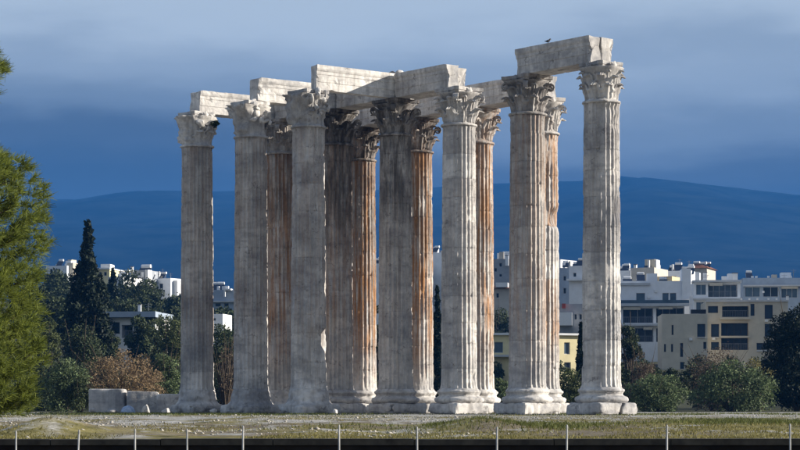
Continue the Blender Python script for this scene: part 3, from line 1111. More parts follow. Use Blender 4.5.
# ------------------------------------------------------------------ foliage tools
def leaves(clumps, n, size, seed, aspect=.55, shell=.5, updown=.0):
    rs = np.random.RandomState(seed)
    c = np.array([q[0] for q in clumps], float)
    r = np.array([q[1] if np.ndim(q[1]) else (q[1],) * 3 for q in clumps], float)
    wgt = r.prod(axis=1) ** (2 / 3)
    k = rs.choice(len(clumps), n, p=wgt / wgt.sum())
    d = rs.normal(size=(n, 3))
    d /= np.linalg.norm(d, axis=1, keepdims=True)
    rad = shell + (1 - shell) * rs.rand(n) ** .6
    rad *= 1 + .18 * rs.normal(size=n) * (rs.rand(n) < .35)
    p = c[k] + d * rad[:, None] * r[k]
    a = rs.normal(size=(n, 3)) + d * .5 + np.array([0, 0, updown])
    a /= np.linalg.norm(a, axis=1, keepdims=True)
    b_ = np.cross(a, rs.normal(size=(n, 3)))
    b_ /= np.linalg.norm(b_, axis=1, keepdims=True)
    s = size * rs.uniform(.6, 1.4, n)[:, None]
    a, b_ = a * s, b_ * s * aspect
    v = np.stack([p - a, p + b_, p + a, p - b_], 1).reshape(-1, 3)
    f = np.arange(4 * n).reshape(-1, 4)
    return v, f

def crown_clumps(w, d, h, z0, n, seed, top=.6, rmin=.16, rmax=.30):
    """clump centres filling an egg of width w, depth d from z0 to z0+h"""
    rs = random.Random(seed)
    out = []
    while len(out) < n:
        x, y, z = rs.uniform(-1, 1), rs.uniform(-1, 1), rs.uniform(-1, 1)
        q = x * x + y * y + z * z
        if q > 1 or q < .12:
            continue
        k = 1 - (1 - top) * max(0, z)
        r = rs.uniform(rmin, rmax) * min(w, h)
        out.append(((x * k * (w / 2 - r * .6), y * k * (d / 2 - r * .6), z0 + h / 2 + z * (h / 2 - r * .6)), (r, r, r * rs.uniform(.7, 1))))
    return out

def tree(name, label, cat, loc, w, h, mat, n, leaf, seed, trunk_h=None, depth=None, clumps=40, top=.6, group=None, bare=6, rmin=.11, rmax=.24):
    r = thing(name, label, cat, loc, 0, group)
    depth = depth or w
    th_ = trunk_h if trunk_h is not None else h * .22
    cl = crown_clumps(w, depth, h - th_ * .8, th_ * .8, clumps, seed, top, rmin, rmax)
    v, f = leaves(cl, n, leaf, seed)
    obj('crown', mesh('crown', v, f), mat, r)
    rs = random.Random(seed + 1)
    mb = MB()
    tr = max(.05, h * .022)
    mb.tube([(0, 0, -.4), (.02 * h * rs.uniform(-1, 1), 0, th_ * .6), (.03 * h * rs.uniform(-1, 1), .02 * h, h * .55), (0, 0, h * .8)], [tr * 1.4, tr, tr * .55, tr * .15], 7)
    for q in cl[:10]:
        mb.tube([(0, 0, th_ * .7), (q[0][0] * .5, q[0][1] * .5, (th_ + q[0][2]) * .55), q[0]], [tr * .55, tr * .35, tr * .12], 5)
    for k in range(bare):
        a = rs.uniform(0, 6.28)
        e = Vector((math.cos(a) * w * .5 * rs.uniform(.4, 1.05), math.sin(a) * depth * .5 * rs.uniform(.4, 1.05), h * rs.uniform(.55, 1.08)))
        mb.tube([(0, 0, th_ * .5), e * .55 + Vector((0, 0, .1 * h)), e], [tr * .4, tr * .22, tr * .06], 4)
    mb.build('trunk', M['bark'], r)
    return r

def at_px(px0, px1, pytop, D, base=None):
    """world position, width and height of something spanning px0..px1 whose top is at pytop"""
    x = ((px0 + px1) / 2 - 400) * D / F
    zb = terr1(x, D) if base is None else base
    top = CZ + (YH - pytop) * D / F
    return (x, D, zb), (px1 - px0) * D / F, top - zb

def cypress(name, label, px, pw, pytop, D, seed, n=9000, mat='cypress', group=None, shape=.55, lumps=46):
    loc, w, h = at_px(px - pw / 2, px + pw / 2, pytop, D)
    r = thing(name, label, 'tree', loc, 0, group)
    rs = random.Random(seed)
    cl = []
    for k in range(lumps):
        t = (k + rs.random()) / lumps
        prof = (math.sin(math.pi * min(1, (t * .85 + .12))) ** shape) * (1 - t ** 2.2) + .06
        a = rs.uniform(0, 6.28)
        rr = w * .5 * prof
        cr_ = w * rs.uniform(.13, .22) * (.45 + .55 * prof)
        if rs.random() < .16:
            rr *= 1.35
        cl.append(((math.cos(a) * (rr - cr_ * .4) * rs.uniform(.3, 1), math.sin(a) * (rr - cr_ * .4) * rs.uniform(.3, 1), h * (.05 + .93 * t)), (cr_, cr_, cr_ * 1.9)))
    v, f = leaves(cl, n, max(.10, D * .0009), seed, .5, .3, .8)
    obj('crown', mesh('crown', v, f), M[mat], r)
    MB().tube([(0, 0, -.5), (0, 0, h * .5), (0, 0, h * .96)], [w * .08, w * .05, .03], 6).build('trunk', M['bark'], r)
    return r

# ------------------------------------------------------------------ pine close on the left
def pine_tree():
    D = 45.0
    base = (-10.15, D, terr1(-10.15, D))
    r = thing('pine_tree', 'bright green long needled pine at the left edge of the picture', 'tree', base)
    rs = np.random.RandomState(5)
    rr = random.Random(5)
    H = 10.6
    trunk = MB()
    trunk.tube([(0, 0, -.3), (.05, 0, 2.5), (-.05, .05, 6), (.03, 0, H - .4)], [.20, .16, .10, .02], 9)
    trunk.build('trunk', M['bark'], r)
    limb = MB()
    tuft_p, tuft_d = [], []
    def radius(z):
        # silhouette taken along the side that shows in the photograph
        return float(np.interp(z, [0.1, .5, 1.2, 2.2, 3.2, 4.2, 4.9, 5.3, 5.6, 5.8, 6.0, 6.6, 6.85, 7.2, 7.6, 7.9, 8.6, 9.5, 10.5], [2.2, 2.55, 2.68, 2.72, 2.72, 2.80, 2.74, 2.55, 2.2, 1.95, 1.35, 1.38, 1.86, 1.95, 1.95, 1.75, 1.3, .8, .2]))
    nb = 200
    for k in range(nb):
        z = .35 + (H - .7) * (k + rr.random()) / nb
        a = k * 2.399 + rr.uniform(-.3, .3)
        R = radius(z) * rr.uniform(.82, 1.0)
        e = Vector((math.cos(a) * R, math.sin(a) * R, z + rr.uniform(-.05, .18)))
        s = Vector((0, 0, max(.15, z - R * .18)))
        m_ = s.lerp(e, .55) - Vector((0, 0, .10 * R))
        limb.tube([s, m_, e], [.035, .022, .008], 4, False)
        # side twigs with tufts
        nt_ = int(7 + R * 5)
        for q in range(nt_):
            t = rr.uniform(.38, 1.0) if q else 1.0
            p = s.lerp(m_, t / .55) if t < .55 else m_.lerp(e, (t - .55) / .45)
            d = (e - s).normalized()
            side = Vector((-d.y, d.x, 0)).normalized() * rr.uniform(-1, 1)
            dd = (d * .7 + side * .9 + Vector((0, 0, rr.uniform(.0, .9)))).normalized()
            ln = rr.uniform(.10, .42)
            pe = p + dd * ln
            # keep the outline
            rad = math.hypot(pe.x, pe.y)
            lim = radius(pe.z)
            if rad > lim:
                pe.x *= lim / rad
                pe.y *= lim / rad
            limb.tube([p, pe], [.008, .004], 3, False)
            tuft_p.append(tuple(pe))
            tuft_d.append(tuple(dd))
            tuft_p.append(tuple(p.lerp(pe, .5)))
            tuft_d.append(tuple(dd))
    for k in range(8000):
        z = rr.uniform(.3, 9.8)
        a = rr.uniform(-PI, PI)
        R = radius(z) * (1 - .30 * rr.random() ** 1.6) * (1 + .05 * math.sin(a * 7 + z * 5))
        pp = (math.cos(a) * R, math.sin(a) * R, z)
        if float(fbm(np.array([pp]) * 1.7, 71, 2)[0]) < .46:
            continue
        tuft_p.append(pp)
        dd = Vector((math.cos(a) + rr.uniform(-.4, .4), math.sin(a) + rr.uniform(-.4, .4), rr.uniform(.1, .8))).normalized()
        tuft_d.append(tuple(dd))
    limb.build('branches', M['bark'], r)
    tp, td = np.array(tuft_p), np.array(tuft_d)
    K = 26
    n = len(tp) * K
    p = np.repeat(tp, K, 0) + rs.normal(size=(n, 3)) * .015
    d = np.repeat(td, K, 0) * .9 + rs.normal(size=(n, 3)) * .55 + np.array([0, 0, .15])
    d /= np.linalg.norm(d, axis=1, keepdims=True)
    L_ = rs.uniform(.12, .25, n)[:, None]
    s_ = np.cross(d, rs.normal(size=(n, 3)))
    s_ /= np.linalg.norm(s_, axis=1, keepdims=True)
    w = .006
    tip = p + d * L_ + np.array([0, 0, -.02])
    v = np.stack([p - s_ * w, p + s_ * w, tip + s_ * w * .5, tip - s_ * w * .5], 1).reshape(-1, 3)
    o = obj('needles', mesh('needles', v, np.arange(4 * n).reshape(-1, 4)), M['pine'], r)
    o['kind'] = 'stuff'
    return r
pine_tree()

# ------------------------------------------------------------------ shrubs and trees behind the temple
def shrub(name, label, px0, px1, pytop, D, mat, seed, n=5200, leaf=.085, base=None, **k):
    loc, w, h = at_px(px0, px1, pytop, D, base)
    loc = (loc[0], loc[1], loc[2] - .12 * h)
    h *= 1.12
    return tree(name, label, k.pop('cat', 'bush'), loc, w, h, M[mat], n, leaf, seed, trunk_h=h * k.pop('tf', .0), depth=w * k.pop('df', .9), **k)

GB = 'bushes behind the temple'
shrub('olive_bush', 'rounded grey green bush right beside the rightmost column base', 618, 692, 370, 158, 'olive', 41, 9000, .085, clumps=40, group=GB)
shrub('olive_bush', 'wide grey green bush below the cream house at right', 686, 778, 359, 166, 'olive', 42, 12000, .09, clumps=48, group=GB)
shrub('olive_bush', 'grey green bush under the pine tips at lower left', 36, 96, 356, 160, 'olive', 43, 8000, .085, clumps=40, group=GB)
shrub('olive_bush', 'small grey green bush just left of the leftmost column', 146, 186, 346, 172, 'olive', 44, 6000, .085, clumps=30, group=GB)
shrub('olive_bush', 'low green bush in the gap left of the second column from right', 486, 516, 376, 158, 'olive', 45, 4000, .08, clumps=26, group=GB)
shrub('olive_bush', 'dark green bush in the gap beside the rightmost column, left side', 548, 590, 366, 160, 'midleaf', 46, 5200, .085, clumps=26, group=GB)
shrub('dark_bush', 'dark bush left of the marble blocks', 60, 98, 378, 146, 'darkleaf', 47, 5200, .08, clumps=26, group=GB)
shrub('autumn_bush', 'orange brown autumn bush above the marble blocks', 70, 172, 348, 166, 'autumn', 48, 9000, .075, clumps=90, bare=30, group=GB, rmin=.08, rmax=.16, top=.8)
shrub('dry_bush', 'brownish dry bush behind the bush beside the rightmost column', 622, 668, 348, 178, 'drybrush', 49, 3600, .08, clumps=30, bare=12, group=GB, rmin=.10, rmax=.2)
shrub('dry_bush', 'grey brown thicket in front of the cream house at right', 676, 752, 346, 186, 'drybrush', 50, 5500, .08, clumps=40, bare=20, group=GB, rmin=.10, rmax=.2)
shrub('bare_bush', 'thin half bare bush between the two leftmost columns', 206, 246, 338, 170, 'drybrush', 51, 900, .08, clumps=20, bare=34, group=GB, rmin=.10, rmax=.2)
shrub('yellow_bush', 'small yellow green bush between the cream house and the dark right tree', 742, 776, 350, 184, 'grass', 52, 2500, .08, clumps=20, group=GB)

GT = 'trees behind the temple'
cypress('cypress_tree', 'tall dark ragged cypress on the left against blue mountain', 88, 46, 222, 230, 60, 20000, lumps=84)
cypress('cypress_tree', 'slim dark cypress showing in the narrow gap right of the middle columns', 437, 16, 284, 190, 61, 9000, lumps=70)
cypress('cypress_tree', 'narrow dark cypress just left of the rightmost column shaft', 581, 13, 322, 185, 62, 7000, lumps=60)
cypress('cypress_tree', 'small pointed cypress on the hillside right of the tall cypress', 113, 20, 268, 330, 63, 6000)
shrub('dark_tree', 'large dark tree at the right edge of the picture', 762, 832, 294, 172, 'cypress', 64, 26000, .10, clumps=60, group=GT, cat='tree', top=.55, tf=.05)
shrub('dark_tree', 'dark tree beside the rightmost column in front of balconies', 614, 648, 312, 200, 'darkleaf', 65, 8000, .10, clumps=34, group=GT, cat='tree', top=.5)
shrub('dark_tree', 'dark tree filling the gap between the two leftmost columns', 200, 250, 314, 215, 'darkleaf', 66, 9000, .11, clumps=34, group=GT, cat='tree')
shrub('green_tree', 'loose olive green tree left of the leftmost column', 138, 196, 302, 235, 'midleaf', 67, 11000, .12, clumps=44, group=GT, cat='tree')
shrub('dark_tree', 'dark tree around the foot of the tall cypress', 52, 112, 318, 215, 'darkleaf', 68, 11000, .11, clumps=44, group=GT, cat='tree')
shrub('green_tree', 'dull green tree close beside the pine tips', 30, 66, 312, 205, 'midleaf', 69, 7000, .11, clumps=34, group=GT, cat='tree')
shrub('dark_tree', 'dark tree seen through the gap under the shaded back row beams', 362, 392, 300, 200, 'darkleaf', 70, 6000, .11, clumps=28, group=GT, cat='tree')
shrub('dark_tree', 'dark tree below the red roof behind the orange half hidden column', 478, 520, 304, 330, 'darkleaf', 71, 6000, .15, clumps=30, group=GT, cat='tree')

shrub('dark_tree', 'dark tree in front of the flat roofed house on the left slope', 98, 126, 320, 245, 'darkleaf', 72, 6000, .11, clumps=30, group=GT, cat='tree')
# wooded hillside: one mass
def wood(name, label, spots, mat, leaf, seed, per):
    vs, fs = [], []
    nb = 0
    rs = random.Random(seed)
    for k, (px, py, D, pw, ph) in enumerate(spots):
        x = (px - 400) * D / F
        w = pw * D / F
        zt = CZ + (YH - py) * D / F
        h = ph * D / F
        cl = [((x + q[0][0], D + q[0][1], q[0][2]), q[1]) for q in crown_clumps(w, w, h, zt - h, 16, seed + k)]
        v, f = leaves(cl, per, leaf, seed + k)
        vs.append(v)
        fs.append(f + nb)
        nb += len(v)
    o = obj(name, mesh(name, np.concatenate(vs), np.concatenate(fs)), M[mat])
    o['kind'] = 'stuff'
    tag(o, label, 'trees')
    return o
rs = random.Random(9)
sp1 = []
for k in range(46):
    px = rs.uniform(20, 240)
    t = rs.random()
    D = 260 + 150 * t
    py = 313 - 46 * t + rs.uniform(-5, 8) - (6 if px < 75 else 0) + (10 if px > 150 else 0)
    sp1.append((px, py, D, rs.uniform(24, 40), rs.uniform(34, 60)))
sp1 += [(160, 288, 400, 26, 40), (128, 289, 395, 24, 40), (60, 273, 400, 30, 40), (104, 279, 398, 20, 40), (174, 291, 390, 22, 40), (144, 290, 392, 20, 36), (48, 270, 405, 22, 40)]
wood('hillside_wood', 'dark wooded slope below the hilltop houses on the left', sp1, 'darkleaf', .22, 300, 2600)
sp2 = []
for k in range(40):
    px = rs.uniform(230, 830)
    t = rs.random()
    D = 250 + 60 * t
    sp2.append((px, rs.uniform(352, 366) - (10 if px < 480 else 0), D, rs.uniform(20, 34), rs.uniform(34, 46)))
sp3 = []
for k in range(90):
    px = -60 + 920 * (k + rs.random()) / 90
    D = rs.uniform(188, 225)
    top = rs.uniform(376, 392) if 230 < px < 600 else rs.uniform(358, 380)
    sp3.append((px, top, D, rs.uniform(20, 36), rs.uniform(34, 44)))
wood('thicket', 'low dark thicket of shrubs behind the bushes along the terrace', sp3, 'darkleaf', .13, 500, 1500)
wood('city_greenery', 'dark belt of trees at the foot of the city behind the columns', sp2, 'darkleaf', .16, 400, 1500)

# ------------------------------------------------------------------ marble blocks left of the columns
def stone_block(label, px0, px1, pytop, D, seed, depth=1.1, rot=0.0, amp=.07, mat_c=(0, .05, .52)):
    x = ((px0 + px1) / 2 - 400) * D / F
    w = (px1 - px0) * D / F
    zb = terr1(x, D) - .05
    h = CZ + (YH - pytop) * D / F - zb
    v, f = block_mesh(w, depth, h, seed, amp, .11, .035)
    o = obj('marble_block', mesh('marble_block', v, f), M['marble'], None, (x, D, zb), rot, mat_c)
    return tag(o, label, 'stone', 'marble blocks left of the columns')
stone_block('long pale marble block lying left of the columns', 90, 126, 389, 134, 21, 1.2, -.03, .07, (0, .2, .52))
o = stone_block('tilted marble block right of the long pale block', 126.8, 158, 391.5, 133.8, 26, 1.2, .06, .09, (0, .2, .46))
o.rotation_euler[1] = .035
stone_block('low marble block next to the foot of the leftmost column', 157.5, 184, 394, 132.9, 22, 1.1, -.05, .09, (0, .2, .50))
for px, D, sz, lab in ((93, 131.5, (.5, .4, .35), 'small broken stone at the left end of the long marble block'), (112, 131.2, (.7, .5, .3), 'flat broken stone in front of the long marble block'),
                       (146, 131.0, (.6, .5, .45), 'broken stone in front of the tilted marble block'), (166, 130.6, (.5, .4, .3), 'broken stone in front of the low marble block')):
    x = (px - 400) * D / F
    v, f = rock_mesh(*sz, int(px) + 5)
    o = obj('loose_stone', mesh('loose_stone', v, f), M['marble'], None, (x, D, terr1(x, D) - .05), px, (0, .2, .5))
    tag(o, lab, 'stone', 'loose stones by the marble blocks')
# rounded marble piece, its sunlit look put into the pale blue colour
bx = (128 - 400) * 131.5 / F
prof_v, prof_f = lathe_np([(.46, 0), (.45, .12), (.40, .26), (.32, .38), (.20, .46), (.07, .50)], 28, 77, .04)
o = obj('sunlit_marble_piece', mesh('sunlit_marble_piece', prof_v, prof_f), M['blue'], None, (bx, 131.5, terr1(bx, 131.5) - .04))
tag(o, 'small rounded marble piece, tinted pale blue as a sunlit patch, before the blocks', 'heap')

# broken stones around the column feet
rs = random.Random(21)
for (px, D, s, lab) in ((213, 124.0, (.36, .3, .30), 'white sunlit stone at the foot of the leftmost column'),
                        (335, 114.4, (.30, .25, .34), 'pointed white stone at the foot of the damaged column'),
                        (482, 117, (.5, .4, .35), 'white stone lying against the pale column base'),
                        (556, 114.5, (.45, .4, .28), 'white stone in the gap between the two right hand bases')):
    x = (px - 400) * D / F
    v, f = rock_mesh(s[0], s[1], s[2], int(px))
    o = obj('loose_stone', mesh('loose_stone', v, f), M['marble'], None, (x, D, terr1(x, D) - .04), rs.uniform(0, 3), (0, 0, .75))
    tag(o, lab, 'stone', 'loose stones at the column feet')

# weed on the leftmost capital
c1 = gridp(5, 1)
wl = Vector((c1.x + .98, c1.y - .55, NECK + 1.35))
rw = thing('weed', 'small dark weed sprouting beside the leftmost capital', 'plant', wl)
v, f = leaves([((0, 0, 0), .16), ((.16, 0, .05), .14), ((.10, 0, -.14), .12), ((.28, 0, .0), .08)], 260, .06, 5)
obj('leaves', mesh('leaves', v, f), M['darkleaf'], rw)
MB().tube([(-.25, 0, -.1), (0, 0, -.03), (.2, 0, .03)], [.02, .015, .006], 5).build('stem', M['bark'], rw)

# ------------------------------------------------------------------ gravel and grass on the terrace
def gravel(n, seed):
    rs = np.random.RandomState(seed)
    y = 29.0 + 70 * rs.rand(n * 6) ** 1.15
    x = (rs.rand(n * 6) - .5) * 2 * (y * .20 + 1)
    b_ = fbm(np.stack([x * .30, y * .12, 0 * x], -1), 60, 4)
    keep = (rs.rand(len(x)) < sstep(.52, .66, b_) * .9 + .03) & (rs.rand(len(x)) < sstep(31, 44, y) + .12)
    x, y = x[keep][:n], y[keep][:n]
    n = len(x)
    z = terr(x, y)
    oc = np.array([[1, 0, 0], [-1, 0, 0], [0, 1, 0], [0, -1, 0], [0, 0, 1], [0, 0, -1]], float)
    tr = np.array([[0, 2, 4], [2, 1, 4], [1, 3, 4], [3, 0, 4], [2, 0, 5], [1, 2, 5], [3, 1, 5], [0, 3, 5]])
    s = (.007 + .030 * rs.rand(n) ** 7) * (1 + (y - 30) * .010)
    a = rs.rand(n) * 6.28
    v = oc[None] * (1 + .45 * rs.normal(size=(n, 6, 1))).clip(.4, 1.7) * np.array([1.2, .9, .7])
    ca, sa = np.cos(a)[:, None], np.sin(a)[:, None]
    v = np.stack([v[..., 0] * ca - v[..., 1] * sa, v[..., 0] * sa + v[..., 1] * ca, v[..., 2]], -1) * s[:, None, None]
    v += np.stack([x, y, z + s * .25], -1)[:, None]
    f = (tr[None] + 6 * np.arange(n)[:, None, None]).reshape(-1, 3)
    o = obj('gravel', mesh('gravel', v.reshape(-1, 3), f), M['gravel'])
    o['kind'] = 'stuff'
    tag(o, 'pale marble gravel strewn over the terrace', 'gravel')
gravel(9000, 3)

def grass(name, label, n, seed, mat, lo, hi, y0, y1, hgt, pw=1.2, regions=None, nseed=3):
    rs = np.random.RandomState(seed)
    if regions is None:
        y = y0 + (y1 - y0) * rs.rand(n * 5) ** pw
        x = (rs.rand(n * 5) - .5) * 2 * (y * .20 + 1)
    else:
        k = rs.randint(0, len(regions), n * 5)
        R = np.array(regions)[k]
        x = R[:, 0] + R[:, 2] * rs.normal(size=n * 5)
        y = R[:, 1] + R[:, 3] * rs.normal(size=n * 5)
    b_ = fbm(np.stack([x * .35, y * .13, 0 * x + 3], -1), nseed, 4)
    keep = (rs.rand(len(x)) < sstep(lo, hi, b_)) & (y > 28.4)
    x, y = x[keep][:n], y[keep][:n]
    n = len(x)
    z = terr(x, y)
    h = hgt * rs.uniform(.4, 1.3, n)
    a = rs.rand(n) * 6.28
    w = .006 + .00018 * y
    lean = rs.normal(size=(n, 2)) * h[:, None] * .45
    p = np.stack([x, y, z - .01], -1)
    sd = np.stack([np.cos(a) * w, np.sin(a) * w, 0 * w], -1)
    tp = p + np.stack([lean[:, 0], lean[:, 1], h], -1)
    v = np.stack([p - sd, p + sd, tp], 1).reshape(-1, 3)
    o = obj(name, mesh(name, v, np.arange(3 * n).reshape(-1, 3)), M[mat])
    o['kind'] = 'stuff'
    tag(o, label, 'grass')
grass('dry_grass', 'short dry yellowish grass on the terrace', 60000, 5, 'grass', .42, .58, 28.5, 100, .04, 1.6)
grass('green_grass', 'short green grass along the foot of the columns', 30000, 6, 'greengrass', .3, .5, 0, 0, .09, regions=[(-14, 112, 5, 5), (-8, 108, 3, 4), (7.6, 44, .8, 2.0), (8.4, 50, 1.0, 3.0), (-15, 125, 6, 4), (14, 112, 5, 6), (2, 47, 1.5, 2.5)])

# ------------------------------------------------------------------ the city
def wall_with_holes(w, d, h, holes, parapet=.5):
    """box w x d x h (front at y=0, local), rectangular holes (x0,x1,z0,z1,depth) cut in the front"""
    xs_ = sorted({0.0, w, *[q for hh in holes for q in hh[:2]]})
    zs_ = sorted({0.0, h, *[q for hh in holes for q in hh[2:4]]})
    mb = MB()
    def quad(a, b_, c, e):
        k = len(mb.v)
        mb.v += [a, b_, c, e]
        mb.f.append((k, k + 1, k + 2, k + 3))
    for i in range(len(xs_) - 1):
        for j in range(len(zs_) - 1):
            cx, cz = (xs_[i] + xs_[i + 1]) / 2, (zs_[j] + zs_[j + 1]) / 2
            if any(a < cx < b_ and c < cz < e for a, b_, c, e, _ in holes):
                continue
            quad((xs_[i], 0, zs_[j]), (xs_[i + 1], 0, zs_[j]), (xs_[i + 1], 0, zs_[j + 1]), (xs_[i], 0, zs_[j + 1]))
    for a, b_, c, e, dp in holes:
        quad((a, 0, c), (a, dp, c), (a, dp, e), (a, 0, e))
        quad((b_, 0, c), (b_, 0, e), (b_, dp, e), (b_, dp, c))
        quad((a, 0, e), (a, dp, e), (b_, dp, e), (b_, 0, e))
        quad((a, 0, c), (b_, 0, c), (b_, dp, c), (a, dp, c))
    quad((w, 0, 0), (w, d, 0), (w, d, h), (w, 0, h))
    quad((0, d, 0), (0, 0, 0), (0, 0, h), (0, d, h))
    quad((w, d, 0), (0, d, 0), (0, d, h), (w, d, h))
    t = .2
    if parapet > 0:
        quad((0, 0, h), (w, 0, h), (w - t, t, h), (t, t, h))
        quad((w, 0, h), (w, d, h), (w - t, d - t, h), (w - t, t, h))
        quad((w, d, h), (0, d, h), (t, d - t, h), (w - t, d - t, h))
        quad((0, d, h), (0, 0, h), (t, t, h), (t, d - t, h))
        z = h - parapet
        quad((t, t, h), (w - t, t, h), (w - t, t, z), (t, t, z))
        quad((w - t, t, h), (w - t, d - t, h), (w - t, d - t, z), (w - t, t, z))
        quad((w - t, d - t, h), (t, d - t, h), (t, d - t, z), (w - t, d - t, z))
        quad((t, d - t, h), (t, t, h), (t, t, z), (t, d - t, z))
        quad((t, t, z), (w - t, t, z), (w - t, d - t, z), (t, d - t, z))
    else:
        quad((0, 0, h), (w, 0, h), (w, d, h), (0, d, h))
    return mb

class Building:
    def __init__(s, label, px0, px1, pytop, D, mat, rot=0.0, depth=10.0, openings=(), name='apartment_building', group='city buildings behind the temple', parapet=.4, base=None, glass='glass', frame='frame'):
        s.D, s.rot, s.px0 = D, rot, px0
        s.k = D / F
        x = (px0 - 400) * s.k
        s.zb = (terr1(x, D) - 1.5) if base is None else base
        s.c = math.cos(rot)
        s.w = (px1 - px0) * s.k / s.c
        s.h = CZ + (YH - pytop) * s.k - s.zb
        s.depth = depth
        s.root = thing(name, label, 'building', (x, D, s.zb), rot, group)
        holes = []
        rows = []
        for o in openings:
            a, b_, t, e = o[:4]
            kind = o[4] if len(o) > 4 else 'window'
            dp = {'window': .22, 'loggia': 1.6, 'door': .3}[kind]
            x0, x1 = max(.05, s.u(a)), min(s.w - .05, s.u(b_))
            z0, z1 = max(.05, s.z(e)), min(s.h - .05, s.z(t))
            holes.append((x0, x1, z0, z1, dp))
            rows.append((x0, x1, z0, z1, dp, kind, o[5] if len(o) > 5 else glass))
        wall_with_holes(s.w, depth, s.h, holes, parapet).build('wall', M[mat], s.root)
        for x0, x1, z0, z1, dp, kind, gl in rows:
            fr = MB()
            t = .07
            y0, y1 = dp - .08, dp - .01
            fr.box(x0, x0 + t, y0, y1, z0, z1).box(x1 - t, x1, y0, y1, z0, z1).box(x0 + t, x1 - t, y0, y1, z0, z0 + t).box(x0 + t, x1 - t, y0, y1, z1 - t, z1)
            nm = max(1, int(round((x1 - x0) / 1.1)))
            for q in range(1, nm):
                xm = x0 + (x1 - x0) * q / nm
                fr.box(xm - t / 2, xm + t / 2, y0, y1, z0 + t, z1 - t)
            win = fr.build('window', M[frame], s.root)
            MB().box(x0 + .01, x1 - .01, dp - .03, dp + .02, z0 + .01, z1 - .01).build('pane', M[gl], win)
            if kind == 'loggia':
                rl = MB()
                rl.box(x0, x1, -.02, .03, z0 + .92, z0 + .98)
                q = x0
                while q < x1:
                    rl.box(q, q + .03, -.01, .02, z0, z0 + .92)
                    q += .22
                rl.build('railing', M['rail'], s.root)
    def u(s, px):
        return (px - s.px0) * s.k / s.c
    def z(s, py):
        return CZ + (YH - py) * s.k - s.zb
    def box(s, name, px0, px1, py0, py1, y0, y1, mat):
        """py0 = upper row, py1 = lower row"""
        return MB().box(s.u(px0), s.u(px1), y0, y1, s.z(py1), s.z(py0)).build(name, M[mat], s.root)
    def chimney(s, px0, px1, py0, py1, y=2.0, mat='white', cap=True):
        x0, x1 = s.u(px0), s.u(px1)
        o = MB().box(x0, x1, y, y + (x1 - x0), s.z(py1), s.z(py0)).build('chimney', M[mat], s.root)
        if cap:
            e = .08
            MB().box(x0 - e, x1 + e, y - e, y + (x1 - x0) + e, s.z(py0) + .01, s.z(py0) + .13).build('chimney_cap', M['roofdark'], o)
    def tank(s, px, py, size=1.0, y=2.5):
        """sloping solar panel with a white tank on legs"""
        x, z = s.u(px), s.z(py)
        o = MB().tube([(x - .6 * size, y, z), (x - .55 * size, y, z), (x + .55 * size, y, z), (x + .6 * size, y, z)], [.1, .27 * size, .27 * size, .1], 10).build('water_tank', M['white'], s.root, smooth=False)
        z0 = z - 1.3 * size
        for dx in (-.5, .5):
            MB().tube([(x + dx * size, y, z0 - .3), (x + dx * size, y, z - .2), (x + dx * size, y - .2, z - .2), (x + dx * size, y - 1.3 * size, z0)], [.03, .03, .03, .03], 4).build('stand_leg', M['rail'], o)
        k = MB()
        k.v += [(x - .7 * size, y - 1.4 * size, z0), (x + .7 * size, y - 1.4 * size, z0), (x + .7 * size, y - .3, z - .2), (x - .7 * size, y - .3, z - .2)]
        k.v += [(a, b_ + .05, c - .06) for a, b_, c in k.v[-4:]]
        k.f += [(0, 1, 2, 3), (7, 6, 5, 4), (0, 4, 5, 1), (1, 5, 6, 2), (2, 6, 7, 3), (3, 7, 4, 0)]
        k.build('solar_panel', M['solar'], o)
    def antenna(s, px, py0, py1, y=3.0):
        x = s.u(px)
        mb = MB().tube([(x, y, s.z(py1)), (x, y, s.z(py0))], [.04, .03], 5)
        mb.tube([(x - .5, y, s.z(py0) - .2), (x + .5, y, s.z(py0) - .2)], [.025, .025], 4)
        mb.tube([(x - .35, y, s.z(py0) - .5), (x + .35, y, s.z(py0) - .5)], [.025, .025], 4)
        mb.build('antenna', M['rail'], s.root)
    def gable(s, name, px0, px1, pyb, pyt, y0, y1, mat='tile'):
        x0, x1, zb, zt = s.u(px0), s.u(px1), s.z(pyb), s.z(pyt)
        xm = (x0 + x1) / 2
        mb = MB()
        mb.v += [(x0, y0, zb), (x1, y0, zb), (xm, y0 + (y1 - y0) * .3, zt), (x0, y1, zb), (x1, y1, zb), (xm, y0 + (y1 - y0) * .7, zt)]
        mb.f += [(0, 1, 2), (4, 3, 5), (0, 2, 5, 3), (1, 4, 5, 2), (0, 3, 4, 1)]
        mb.build(name, M[mat], s.root)

R = math.radians
# --- right hand side
b1 = Building('cream apartment house with dark windows below the white roofs at right', 706, 787, 301, 332, 'cream', R(-4), 12, [
    (722, 748, 305, 317, 'loggia'), (750, 754, 304, 316), (764, 772, 305, 319), (708, 718, 306, 313),
    (711, 719, 324, 337), (721, 748, 323, 350, 'loggia'), (764, 772, 324, 337), (711, 719, 342, 350), (756, 768, 343, 350)], frame='darkframe')
b1.box('balcony_slab', 720, 750, 317.5, 319.5, -.7, -.004, 'cream')
b1.box('balcony_slab', 720, 749, 336, 338, -.5, 1.5, 'cream')
b1.box('cornice', 705.5, 788, 300.2, 302.0, -.25, -.004, 'slab')
b1.chimney(786, 788.5, 296, 301, 1.0)
for px in (741, 749, 757, 768, 776):
    b1.box('roof_vent', px, px + 1.6, 298.0, 301, 1.2, 1.7, 'white')
b2 = Building('lower cream house front with small windows, right of centre bushes', 662, 707, 314, 326, 'cream', R(-3), 10, [
    (671.5, 673.5, 325, 335), (697, 705, 324, 337), (664, 666, 344, 352), (671, 673, 344, 352), (680, 683, 343, 357), (703, 706, 342, 349), (680, 684, 362, 369)], frame='darkframe')
b2.box('planter', 691, 706, 309.5, 313.6, 0.4, 1.0, 'dark')
